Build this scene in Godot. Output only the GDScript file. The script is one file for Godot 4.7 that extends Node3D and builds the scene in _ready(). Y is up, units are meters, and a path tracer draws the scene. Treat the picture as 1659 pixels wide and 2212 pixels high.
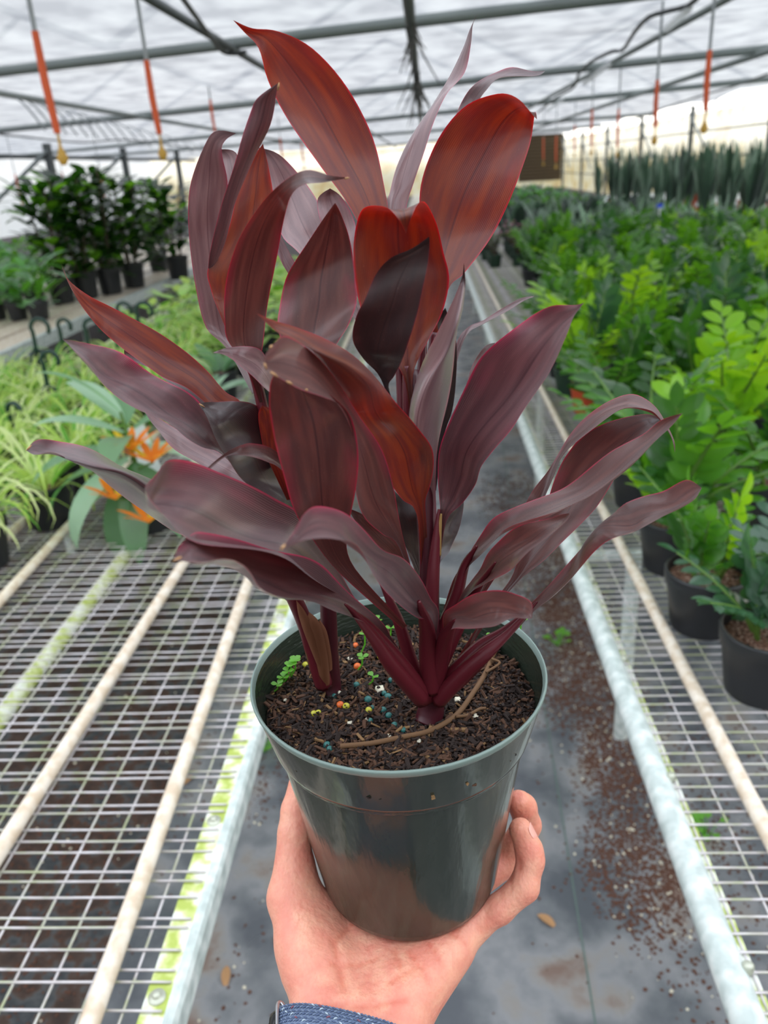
extends Node3D
# A cordyline with burgundy leaves in a green nursery pot, held up by a hand in the aisle of a shaded greenhouse.

const FOCAL := 1700.0      # focal length in pixels of the 1659 x 2212 frame
const EYE := Vector3(0, 1.55, 0)
const BENCH := 0.65        # height of the wire benches
const ROOF := 2.6          # height of the shade cloth
var fwd: Vector3
var right: Vector3
var up: Vector3
var flat: Vector3          # level direction of view
var reach: float           # level distance from the eye to the axis of the held pot
var rng := RandomNumberGenerator.new()
var M := {}
var taken := {}

func _ready():
	rng.seed = 7
	view_and_light()
	materials()
	structure()
	left_bench()
	right_bench()
	hanging_things()
	left_plants()
	right_plants()
	held_plant()
	hand()
	watch()
	crumbs()

# ---------------------------------------------------------------- camera, sky, exposure
func view_and_light():
	var p := deg_to_rad(23.6); var y := deg_to_rad(-4.2); var r := deg_to_rad(-3.6)
	fwd = Vector3(sin(y) * cos(p), -sin(p), -cos(y) * cos(p))
	var rt := fwd.cross(Vector3.UP).normalized()
	var u := rt.cross(fwd)
	right = rt * cos(r) + u * sin(r)
	up = u * cos(r) - rt * sin(r)
	flat = Vector3(fwd.x, 0, fwd.z).normalized()
	var cam := Camera3D.new()
	cam.name = "camera"
	cam.transform = Transform3D(Basis(right, up, -fwd), EYE)
	var lens := CameraAttributesPhysical.new()
	lens.frustum_focal_length = 24.0 * FOCAL / 2212.0
	lens.frustum_near = 0.02
	lens.frustum_far = 400.0
	lens.frustum_focus_distance = 0.405
	lens.exposure_aperture = 7.0
	cam.attributes = lens
	add_child(cam)
	cam.fov = rad_to_deg(2.0 * atan(1106.0 / FOCAL))
	reach = (at(859, 1445, 0.44) - EYE).dot(flat)
	var e := Environment.new()
	e.background_mode = Environment.BG_SKY
	var sm := ProceduralSkyMaterial.new()
	sm.sky_top_color = Color(0.93, 0.96, 1.0)
	sm.sky_horizon_color = Color(1.0, 0.98, 0.94)
	sm.ground_bottom_color = Color(0.34, 0.36, 0.3)
	sm.ground_horizon_color = Color(0.55, 0.56, 0.5)
	sm.sky_energy_multiplier = 1.45
	var sky := Sky.new()
	sky.sky_material = sm
	e.sky = sky
	e.tonemap_mode = Environment.TONE_MAPPER_LINEAR
	e.tonemap_exposure = 1.32
	e.sdfgi_enabled = true
	e.ssao_enabled = true
	e.ssil_enabled = true
	var w := WorldEnvironment.new()
	w.name = "environment"
	w.environment = e
	add_child(w)

func ray(x: float, y: float) -> Vector3:
	return fwd + right * ((x - 829.5) / FOCAL) - up * ((y - 1106.0) / FOCAL)

func at(x: float, y: float, d: float) -> Vector3:
	return EYE + ray(x, y) * d

func level(x: float, y: float, h: float) -> Vector3:   # the point of a horizontal plane seen there
	var r := ray(x, y)
	return EYE + r * ((h - EYE.y) / r.y)

func upright(x: float, y: float, off: float) -> Vector3:   # a point `off` metres behind the axis of the held pot
	var r := ray(x, y)
	return EYE + r * ((reach + off) / r.dot(flat))

func seen(p: Vector3) -> Vector2:
	var q := p - EYE
	var z := q.dot(fwd)
	return Vector2(829.5 + FOCAL * q.dot(right) / z, 1106.0 - FOCAL * q.dot(up) / z) if z > 0.05 else Vector2(-9999, -9999)

func in_view(p: Vector3, margin := 0.0) -> bool:
	var s := seen(p)
	return s.x > -margin and s.x < 1659 + margin and s.y > -margin and s.y < 2212 + margin

# ---------------------------------------------------------------- naming and meshes
func numbered(n: String) -> String:
	taken[n] = taken.get(n, 0) + 1
	return n if taken[n] == 1 else "%s_%03d" % [n, taken[n] - 1]

func tag(o: Node, label: String, category := "", group := "", kind := ""):
	if label: o.set_meta("label", label)
	if category: o.set_meta("category", category)
	if group: o.set_meta("group", group)
	if kind: o.set_meta("kind", kind)
	return o

func thing(called: String, label: String, category: String, where := Vector3.ZERO, turn := 0.0, group := "") -> Node3D:
	var o := Node3D.new()
	o.name = numbered(called)
	o.position = where
	o.rotation.y = turn
	add_child(o)
	tag(o, label, category, group)
	return o

func structure_node(called: String, label: String) -> Node3D:
	var o := Node3D.new()
	o.name = called
	add_child(o)
	tag(o, label, "", "", "structure")
	return o

func part(called: String, mesh: Mesh, mat: Material, parent: Node, xf := Transform3D.IDENTITY) -> MeshInstance3D:
	var o := MeshInstance3D.new()
	o.name = called
	o.mesh = mesh
	o.material_override = mat
	o.transform = xf
	parent.add_child(o, true)
	return o

class Shape:
	var v := PackedVector3Array()
	var uv := PackedVector2Array()
	var ix := PackedInt32Array()
	var col := PackedColorArray()
	func grid(rows: Array, uvs := [], flip := false):   # rows of equally many points
		var base := v.size()
		var n: int = rows[0].size()
		for i in rows.size():
			for j in n:
				v.append(rows[i][j])
				uv.append(uvs[i][j] if uvs else Vector2(float(j) / (n - 1), float(i) / (rows.size() - 1)))
		for i in rows.size() - 1:
			for j in n - 1:
				var a := base + i * n + j
				if flip: ix.append_array([a, a + n, a + 1, a + 1, a + n, a + n + 1])
				else: ix.append_array([a, a + 1, a + n, a + 1, a + n + 1, a + n])
	func tri(a: Vector3, b: Vector3, c: Vector3):
		var k := v.size()
		v.append_array([a, b, c]); uv.append_array([Vector2(0, 0), Vector2(1, 0), Vector2(0, 1)])
		ix.append_array([k, k + 1, k + 2])
	func quad(a: Vector3, b: Vector3, c: Vector3, d: Vector3):
		var k := v.size()
		v.append_array([a, b, c, d]); uv.append_array([Vector2(0, 0), Vector2(1, 0), Vector2(1, 1), Vector2(0, 1)])
		ix.append_array([k, k + 1, k + 2, k, k + 2, k + 3])
	func box(lo: Vector3, hi: Vector3):
		var p := []
		for k in 8: p.append(Vector3(hi.x if k & 1 else lo.x, hi.y if k & 2 else lo.y, hi.z if k & 4 else lo.z))
		quad(p[2], p[3], p[7], p[6]) ; quad(p[0], p[4], p[5], p[1])
		quad(p[4], p[6], p[7], p[5]) ; quad(p[0], p[1], p[3], p[2])
		quad(p[1], p[5], p[7], p[3]) ; quad(p[0], p[2], p[6], p[4])
	func tube(pts: Array, radii, sides := 8, caps := true):
		var rows := []
		var side := Vector3.ZERO
		for i in pts.size():
			var d: Vector3 = (pts[mini(i + 1, pts.size() - 1)] - pts[maxi(i - 1, 0)]).normalized()
			if side == Vector3.ZERO: side = d.cross(Vector3.UP if absf(d.y) < 0.9 else Vector3.RIGHT).normalized()
			side = (side - d * side.dot(d)).normalized()
			var b := d.cross(side)
			var r: float = radii[i] if radii is Array or radii is PackedFloat32Array else radii
			var row := []
			for k in sides + 1:
				var a := TAU * k / sides
				row.append(pts[i] + (side * cos(a) + b * sin(a)) * r)
			rows.append(row)
		if caps:
			rows.push_front(fill_row(pts[0], sides + 1))
			rows.push_back(fill_row(pts[-1], sides + 1))
		grid(rows)
	func fill_row(p: Vector3, n: int) -> Array:
		var a := []
		a.resize(n); a.fill(p)
		return a
	func lathe(profile: Array, sides := 32, centre := Vector3.ZERO):   # profile of (radius, height)
		var rows := []
		for p in profile:
			var row := []
			for k in sides + 1:
				var a := TAU * k / sides
				row.append(centre + Vector3(cos(a) * p.x, p.y, -sin(a) * p.x))
			rows.append(row)
		grid(rows, [], true)
	func add(o: Shape, xf: Transform3D, tint = null):
		var base := v.size()
		for p in o.v: v.append(xf * p)
		uv.append_array(o.uv)
		for i in o.ix: ix.append(base + i)
		if tint != null:
			for p in o.v: col.append(tint)
	func done(smooth := true) -> ArrayMesh:
		var vv := v; var uu := uv; var ii := ix; var cc := col
		if not smooth:
			vv = PackedVector3Array(); uu = PackedVector2Array(); ii = PackedInt32Array(); cc = PackedColorArray()
			for k in ix.size():
				vv.append(v[ix[k]]); uu.append(uv[ix[k]]); ii.append(k)
				if col.size(): cc.append(col[ix[k]])
		var n := PackedVector3Array()
		n.resize(vv.size())
		for k in range(0, ii.size(), 3):
			var a := vv[ii[k]]
			var f := (vv[ii[k + 2]] - a).cross(vv[ii[k + 1]] - a)
			for m in 3: n[ii[k + m]] += f
		if smooth:   # points in the same place share a normal (seams)
			var same := {}
			for k in vv.size():
				var key := Vector3i((vv[k] * 20000.0).round())
				same[key] = same.get(key, Vector3.ZERO) + n[k]
			for k in vv.size():
				n[k] = same[Vector3i((vv[k] * 20000.0).round())]
		for k in n.size(): n[k] = n[k].normalized() if n[k].length() > 1e-14 else Vector3.UP
		var arr := []
		arr.resize(Mesh.ARRAY_MAX)
		arr[Mesh.ARRAY_VERTEX] = vv
		arr[Mesh.ARRAY_NORMAL] = n
		arr[Mesh.ARRAY_TEX_UV] = uu
		arr[Mesh.ARRAY_INDEX] = ii
		if cc.size(): arr[Mesh.ARRAY_COLOR] = cc
		var m := ArrayMesh.new()
		m.add_surface_from_arrays(Mesh.PRIMITIVE_TRIANGLES, arr)
		return m

func tube_mesh(pts: Array, radii, sides := 8) -> ArrayMesh:
	var s := Shape.new()
	s.tube(pts, radii, sides)
	return s.done()

func box_mesh(lo: Vector3, hi: Vector3) -> ArrayMesh:
	var s := Shape.new()
	s.box(lo, hi)
	return s.done(false)

func spline(pts: Array, t: float):   # Catmull-Rom through pts, t from 0 to 1
	var n := pts.size() - 1
	var f := clampf(t, 0, 1) * n
	var i := mini(int(f), n - 1)
	var k := f - i
	var a = pts[maxi(i - 1, 0)]; var b = pts[i]; var c = pts[i + 1]; var d = pts[mini(i + 2, n)]
	return b + (c - a) * 0.5 * k + (a * 2.0 - b * 5.0 + c * 4.0 - d) * 0.5 * k * k + (b * 3.0 - a - c * 3.0 + d) * 0.5 * k * k * k

func smooth_path(pts: Array, n: int) -> Array:
	var out := []
	for i in n + 1: out.append(spline(pts, float(i) / n))
	return out

func turned(dir: Vector3, around := 0.0) -> Basis:   # y along dir
	var y := dir.normalized()
	var x := y.cross(Vector3.FORWARD if absf(y.z) < 0.9 else Vector3.RIGHT).normalized()
	return Basis(x, y, x.cross(y)) * Basis(Vector3.UP, around)

# ---------------------------------------------------------------- materials
func mat(called: String, c: Color, rough := 0.6, metal := 0.0) -> StandardMaterial3D:
	var m := StandardMaterial3D.new()
	m.resource_name = called
	m.albedo_color = c
	m.roughness = rough
	m.metallic = metal
	M[called] = m
	return m

func noise_tex(scale: float, colors: Array, stops: Array, seed_ := 1, size := 512, octaves := 4) -> NoiseTexture2D:
	var n := FastNoiseLite.new()
	n.seed = seed_
	n.noise_type = FastNoiseLite.TYPE_SIMPLEX_SMOOTH
	n.frequency = scale
	n.fractal_octaves = octaves
	var g := Gradient.new()
	g.offsets = PackedFloat32Array(stops)
	g.colors = PackedColorArray(colors)
	var t := NoiseTexture2D.new()
	t.width = size; t.height = size
	t.seamless = true
	t.noise = n
	t.color_ramp = g
	return t

func grey_tex(scale: float, seed_ := 1, size := 512, octaves := 4) -> NoiseTexture2D:
	return noise_tex(scale, [Color.BLACK, Color.WHITE], [0.1, 0.9], seed_, size, octaves)

func tri_mat(called: String, tex: Texture2D, tile: float, rough := 0.7, bump: Texture2D = null, bump_cm := 0.0, world := true) -> StandardMaterial3D:
	var m := mat(called, Color.WHITE, rough)
	m.albedo_texture = tex
	m.uv1_triplanar = true
	m.uv1_world_triplanar = world
	m.uv1_scale = Vector3.ONE / tile
	if bump:
		m.heightmap_enabled = true
		m.heightmap_texture = bump
		m.heightmap_scale = bump_cm
	return m

func leafy(called: String, c: Color, rough: float, glow: Color) -> StandardMaterial3D:
	var m := mat(called, c, rough)
	m.backlight_enabled = true
	m.backlight = glow
	return m

# Burgundy leaf: fine lengthwise ribs, a darker midrib, a crimson margin, a few pale scuffs.
func leaf_picture(body: Color, second: Color, rib: Color, margin: Color, seed_: int) -> ImageTexture:
	var w := 256; var h := 512
	var im := Image.create(w, h, false, Image.FORMAT_RGB8)
	var n := FastNoiseLite.new()
	n.seed = seed_
	n.frequency = 0.011
	n.fractal_octaves = 3
	var fine := FastNoiseLite.new()
	fine.seed = seed_ + 5
	fine.frequency = 0.35
	for x in w:
		var u := (x + 0.5) / w
		var stripe := fine.get_noise_2d(x * 1.4, 3.0) * 0.5
		var mid := absf(u - 0.5)
		for y in h:
			var patch := clampf(n.get_noise_2d(x * 1.6, y * 0.5) * 1.1 + 0.5 + stripe * 0.35, 0, 1)
			var c := body.lerp(second, patch)
			c = c.lerp(rib, 0.75 * clampf(1.0 - mid / 0.022, 0, 1))
			var edge := minf(u, 1.0 - u) + n.get_noise_2d(x * 0.5, y * 2.0) * 0.006
			var flush := clampf(n.get_noise_2d(x * 0.4 + 300.0, y * 0.55) * 2.2, 0, 1) * clampf(1.0 - edge / 0.22, 0, 1)
			c = c.lerp(margin, flush * 0.4)
			c = c.lerp(margin, clampf(1.0 - edge / 0.028, 0, 1))
			im.set_pixel(x, y, c)
	var r := RandomNumberGenerator.new()
	r.seed = seed_
	for k in 70:
		var x := r.randi_range(12, w - 14); var y := r.randi_range(4, h - 8)
		for q in r.randi_range(1, 4):
			im.set_pixel(x + r.randi_range(0, 1), y + q, im.get_pixel(x, y).lerp(Color(0.62, 0.5, 0.46), 0.4))
	return ImageTexture.create_from_image(im)

func rib_picture() -> ImageTexture:
	var im := Image.create(256, 16, false, Image.FORMAT_RGB8)
	for x in 256:
		var u := (x + 0.5) / 256.0
		var hgt := 0.5 + 0.16 * sin(x * TAU / 5.0) - 0.35 * clampf(1.0 - absf(u - 0.5) / 0.03, 0, 1)
		for y in 16: im.set_pixel(x, y, Color(hgt, hgt, hgt))
	return ImageTexture.create_from_image(im)

func lerp3(c: Color, k: float) -> Color:
	return Color(c.r * k, c.g * k, c.b * k)

func materials():
	var m: StandardMaterial3D
	# building
	m = leafy("shade_cloth", Color(0.82, 0.82, 0.825, 0.95), 0.9, Color(0.94, 0.94, 0.93))
	m.transparency = BaseMaterial3D.TRANSPARENCY_ALPHA
	m.albedo_texture = noise_tex(0.01, [Color(0.8, 0.8, 0.82), Color(0.92, 0.92, 0.93), Color.WHITE], [0.2, 0.5, 0.8], 3)
	m.uv1_triplanar = true; m.uv1_world_triplanar = true; m.uv1_scale = Vector3(0.3, 0.3, 0.3)
	m = leafy("panel_cream", Color(0.98, 0.97, 0.93, 0.45), 0.8, Color(1, 0.98, 0.9))
	m.transparency = BaseMaterial3D.TRANSPARENCY_ALPHA
	m.albedo_texture = noise_tex(0.012, [Color(0.9, 0.8, 0.6), Color(0.97, 0.93, 0.82), Color.WHITE], [0.15, 0.36, 0.55], 8)
	m.uv1_triplanar = true; m.uv1_world_triplanar = true; m.uv1_scale = Vector3(0.12, 0.12, 0.12)
	m = leafy("panel_white", Color(0.95, 0.96, 0.97, 0.7), 0.8, Color(1, 1, 1))
	m.transparency = BaseMaterial3D.TRANSPARENCY_ALPHA
	mat("galvanized", Color(0.5, 0.53, 0.53), 0.45, 0.35)
	mat("steel_dark", Color(0.36, 0.38, 0.38), 0.5, 0.3)
	mat("roof_pipe", Color(0.55, 0.58, 0.57), 0.5, 0.2)
	mat("hose", Color(0.3, 0.31, 0.31), 0.5)
	mat("clear_tube", Color(0.62, 0.64, 0.65), 0.3)
	mat("straw", Color(0.33, 0.32, 0.3), 0.9)
	mat("orange_sleeve", Color(0.87, 0.36, 0.16), 0.5)
	mat("nozzle", Color(0.8, 0.62, 0.25), 0.5)
	mat("louvre", Color(0.42, 0.36, 0.28), 0.7)
	# ground cover: woven black weed mat, dusty grey, with peat ground into it
	m = tri_mat("weed_mat", noise_tex(0.006, [Color(0.34, 0.35, 0.37), Color(0.43, 0.44, 0.45), Color(0.53, 0.53, 0.535), Color(0.54, 0.52, 0.5), Color(0.47, 0.39, 0.35)], [0.2, 0.42, 0.62, 0.76, 0.9], 21, 1024, 6), 1.7, 0.42, grey_tex(0.2, 4), 0.06)
	m.roughness_texture = noise_tex(0.01, [Color(0.5, 0.5, 0.5), Color(1, 1, 1)], [0.35, 0.65], 6)
	m = tri_mat("under_bench_soil", noise_tex(0.012, [Color(0.2, 0.21, 0.22), Color(0.3, 0.3, 0.3), Color(0.28, 0.2, 0.16), Color(0.2, 0.14, 0.11)], [0.2, 0.42, 0.52, 0.8], 31, 1024, 6), 1.1, 0.7, grey_tex(0.15, 9), 0.15)
	mat("mat_stripe", Color(0.36, 0.43, 0.4), 0.7)
	# benches
	tri_mat("bench_pipe", noise_tex(0.02, [Color(0.82, 0.74, 0.64), Color(0.88, 0.82, 0.74), Color(0.93, 0.89, 0.83)], [0.25, 0.5, 0.75], 5), 0.35, 0.4)
	tri_mat("bench_rail", noise_tex(0.015, [Color(0.7, 0.74, 0.72), Color(0.78, 0.82, 0.8), Color(0.88, 0.9, 0.88)], [0.25, 0.5, 0.75], 6), 0.3, 0.4)
	tri_mat("algae_rail", noise_tex(0.012, [Color(0.66, 0.72, 0.34), Color(0.76, 0.8, 0.5), Color(0.86, 0.88, 0.74), Color(0.9, 0.91, 0.87)], [0.25, 0.42, 0.58, 0.7], 7), 0.3, 0.55)
	tri_mat("wire", noise_tex(0.01, [Color(0.66, 0.68, 0.54), Color(0.76, 0.73, 0.72), Color(0.85, 0.83, 0.83)], [0.3, 0.45, 0.7], 8), 0.4, 0.35)
	M.wire.metallic = 0.1
	mat("bolt", Color(0.74, 0.75, 0.68), 0.4, 0.4)
	# pots and soil
	mat("black_pot", Color(0.13, 0.135, 0.145), 0.4)
	mat("green_pot", Color(0.12, 0.22, 0.16), 0.4)
	mat("terracotta_pot", Color(0.72, 0.28, 0.14), 0.5)
	mat("white_pot", Color(0.85, 0.86, 0.84), 0.5)
	tri_mat("bench_soil", noise_tex(0.05, [Color(0.22, 0.13, 0.09), Color(0.42, 0.27, 0.2), Color(0.55, 0.38, 0.3), Color(0.86, 0.8, 0.75)], [0.2, 0.45, 0.66, 0.84], 12), 0.2, 0.9, grey_tex(0.08, 2), 0.5)
	# foliage of the benches
	leafy("zz_deep", Color(0.12, 0.24, 0.1), 0.2, Color(0.35, 0.6, 0.12))
	leafy("zz_mid", Color(0.22, 0.4, 0.13), 0.22, Color(0.45, 0.7, 0.12))
	leafy("zz_blue", Color(0.15, 0.26, 0.19), 0.22, Color(0.3, 0.5, 0.2))
	leafy("zz_lime", Color(0.45, 0.64, 0.13), 0.25, Color(0.7, 0.9, 0.15))
	leafy("zz_stem", Color(0.34, 0.47, 0.19), 0.4, Color(0.3, 0.4, 0.1))
	leafy("spider_lime", Color(0.68, 0.78, 0.38), 0.4, Color(0.8, 0.9, 0.45))
	leafy("spider_cream", Color(0.88, 0.9, 0.68), 0.4, Color(0.9, 1, 0.6))
	leafy("spider_green", Color(0.36, 0.58, 0.2), 0.4, Color(0.6, 0.9, 0.3))
	leafy("pale_leaf", Color(0.77, 0.85, 0.57), 0.4, Color(0.8, 1, 0.6))
	leafy("silver_leaf", Color(0.6, 0.7, 0.6), 0.4, Color(0.6, 0.8, 0.6))
	leafy("grey_leaf", Color(0.4, 0.51, 0.4), 0.35, Color(0.5, 0.8, 0.4))
	leafy("fig_leaf", Color(0.07, 0.14, 0.06), 0.25, Color(0.2, 0.4, 0.08))
	leafy("fig_leaf_new", Color(0.24, 0.42, 0.1), 0.25, Color(0.6, 0.9, 0.2))
	leafy("snake_leaf", Color(0.22, 0.31, 0.25), 0.4, Color(0.3, 0.4, 0.3))
	leafy("snake_pale", Color(0.45, 0.53, 0.46), 0.4, Color(0.4, 0.5, 0.4))
	leafy("snake_dark", Color(0.12, 0.17, 0.15), 0.4, Color(0.2, 0.3, 0.2))
	leafy("thorn_leaf", Color(0.14, 0.15, 0.15), 0.4, Color(0.3, 0.3, 0.3))
	leafy("pink_petal", Color(0.83, 0.55, 0.68), 0.5, Color(0.9, 0.6, 0.7))
	leafy("orange_bract", Color(0.93, 0.5, 0.12), 0.4, Color(1, 0.6, 0.2))
	leafy("yellow_bract", Color(0.85, 0.72, 0.15), 0.4, Color(1, 0.8, 0.2))
	mat("trunk", Color(0.3, 0.25, 0.19), 0.8)
	mat("hanger", Color(0.06, 0.2, 0.15), 0.4)
	mat("plastic_tag", Color(0.9, 0.91, 0.92), 0.5)
	mat("blue_tag", Color(0.15, 0.3, 0.85), 0.5)
	# the held plant
	var rib := rib_picture()
	var glow := Color(1.0, 0.36, 0.2)
	var kinds := {
		"leaf_burgundy": leaf_picture(Color(0.33, 0.175, 0.16), Color(0.42, 0.25, 0.22), Color(0.22, 0.07, 0.08), Color(0.74, 0.09, 0.27), 1),
		"leaf_red": leaf_picture(Color(0.43, 0.16, 0.11), Color(0.54, 0.25, 0.09), Color(0.31, 0.07, 0.08), Color(0.78, 0.08, 0.22), 2),
		"leaf_plum": leaf_picture(Color(0.3, 0.165, 0.185), Color(0.4, 0.25, 0.26), Color(0.22, 0.08, 0.11), Color(0.74, 0.1, 0.3), 3),
		"leaf_shaded": leaf_picture(Color(0.15, 0.065, 0.07), Color(0.2, 0.095, 0.09), Color(0.11, 0.04, 0.05), Color(0.42, 0.06, 0.13), 4),  # darker copy: shade on leaves turned from the light, put into the colour
		"leaf_pale_sheen": leaf_picture(Color(0.43, 0.29, 0.3), Color(0.52, 0.38, 0.38), Color(0.33, 0.18, 0.2), Color(0.68, 0.16, 0.3), 6),  # paler copy: sheen of grazing light put into the leaf colour
	}
	for k in kinds:
		m = leafy(k, Color.WHITE, 0.33, glow)
		m.albedo_texture = kinds[k]
		m.heightmap_enabled = true
		m.heightmap_texture = rib
		m.heightmap_scale = 0.03
		m.clearcoat_enabled = true
		m.clearcoat = 0.7
		m.clearcoat_roughness = 0.2
		m.rim_enabled = true
		m.rim = 0.3
		m.rim_tint = 0.0
	M.leaf_shaded.rim = 0.1
	M.leaf_burgundy.backlight = Color(0.75, 0.24, 0.13)
	M.leaf_plum.backlight = Color(0.62, 0.2, 0.16)
	M.leaf_pale_sheen.backlight = Color(0.4, 0.2, 0.18)
	M.leaf_shaded.backlight = Color(0.35, 0.1, 0.07)
	m = leafy("petiole", Color(0.36, 0.1, 0.14), 0.35, Color(0.3, 0.06, 0.06))
	m = leafy("petiole_green", Color(0.6, 0.47, 0.27), 0.4, Color(0.3, 0.2, 0.1))
	mat("cane", Color(0.26, 0.07, 0.11), 0.4)
	mat("husk", Color(0.44, 0.26, 0.16), 0.8)
	mat("dry_tip", Color(0.66, 0.5, 0.34), 0.8)
	m = mat("pot_green", Color(0.17, 0.2, 0.165), 0.17)
	m.metallic_specular = 0.5
	m.heightmap_enabled = true
	m.heightmap_texture = grey_tex(0.02, 14)
	m.heightmap_scale = 0.02
	m.uv1_scale = Vector3(3, 1, 1)
	mat("pot_lip", Color(0.47, 0.54, 0.51), 0.4)  # lighter than the pot: bright edge highlight put into the colour
	tri_mat("potting_soil", noise_tex(0.04, [Color(0.09, 0.06, 0.045), Color(0.2, 0.13, 0.09), Color(0.3, 0.2, 0.14), Color(0.22, 0.2, 0.1)], [0.2, 0.5, 0.7, 0.85], 17), 0.06, 0.9, grey_tex(0.06, 3), 0.3)
	mat("bark_floor", Color(0.36, 0.23, 0.17), 0.85)
	mat("bark_dark", Color(0.15, 0.095, 0.07), 0.85)
	mat("bark_brown", Color(0.32, 0.21, 0.14), 0.85)
	mat("bark_tan", Color(0.5, 0.38, 0.24), 0.85)
	mat("perlite", Color(0.86, 0.83, 0.74), 0.8)
	mat("pellet_teal", Color(0.16, 0.4, 0.38), 0.4)
	mat("pellet_yellow", Color(0.74, 0.72, 0.22), 0.4)
	mat("pellet_orange", Color(0.85, 0.4, 0.16), 0.4)
	mat("twig", Color(0.42, 0.3, 0.19), 0.8)
	leafy("seedling", Color(0.42, 0.66, 0.24), 0.4, Color(0.6, 0.9, 0.3))
	# skin and watch
	var im := Image.create(512, 512, false, Image.FORMAT_RGB8)
	var na := FastNoiseLite.new(); na.seed = 40; na.frequency = 0.012; na.fractal_octaves = 4
	var nb := FastNoiseLite.new(); nb.seed = 41; nb.frequency = 0.12
	for x in 512:
		for y in 512:
			var k := clampf(na.get_noise_2d(x, y) * 1.3 + 0.5, 0, 1)
			var c := Color(0.92, 0.67, 0.56).lerp(Color(0.87, 0.54, 0.46), k)
			im.set_pixel(x, y, c.lerp(Color(0.8, 0.5, 0.42), clampf(nb.get_noise_2d(x, y) * 0.5, 0, 0.25)))
	m = tri_mat("skin", ImageTexture.create_from_image(im), 0.12, 0.5, grey_tex(0.05, 23), 0.05)
	m.subsurf_scatter_enabled = true
	m.subsurf_scatter_strength = 0.25
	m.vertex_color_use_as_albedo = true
	mat("nail", Color(0.93, 0.66, 0.6), 0.25)
	mat("watch_case", Color(0.03, 0.03, 0.035), 0.2)
	mat("watch_glass", Color(0.015, 0.015, 0.018), 0.05)
	mat("watch_lug", Color(0.72, 0.72, 0.73), 0.3, 0.9)
	mat("band_blue", Color(0.42, 0.48, 0.58), 0.75)
	mat("band_dark", Color(0.31, 0.37, 0.49), 0.75)
	mat("band_light", Color(0.68, 0.74, 0.78), 0.75)
	mat("band_fleck", Color(0.5, 0.3, 0.36), 0.75)

# ---------------------------------------------------------------- the greenhouse
const WEST := -15.5
const EAST := 7.5
const NORTH := -48.0
const SOUTH := 12.0
const CLOTH_END := -1.6   # cloth stops here: overhead gap added so sky light brightens the foreground

func wavy_wall(a: Vector3, b: Vector3, low: float, high: float, n: int, depth: float) -> ArrayMesh:   # upright corrugated sheet, 8 mm thick
	var s := Shape.new()
	var d := (b - a)
	var out := d.cross(Vector3.UP).normalized()
	for face in 2:
		var rows := []
		for y in [low, high]:
			var row := []
			for i in n * 4 + 1:
				row.append(a + d * (float(i) / (n * 4)) + out * (depth * sin(TAU * i / 4.0 + 0.4) + face * 0.008) + Vector3.UP * y)
			rows.append(row)
		s.grid(rows, [], face == 1)
	return s.done()

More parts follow.
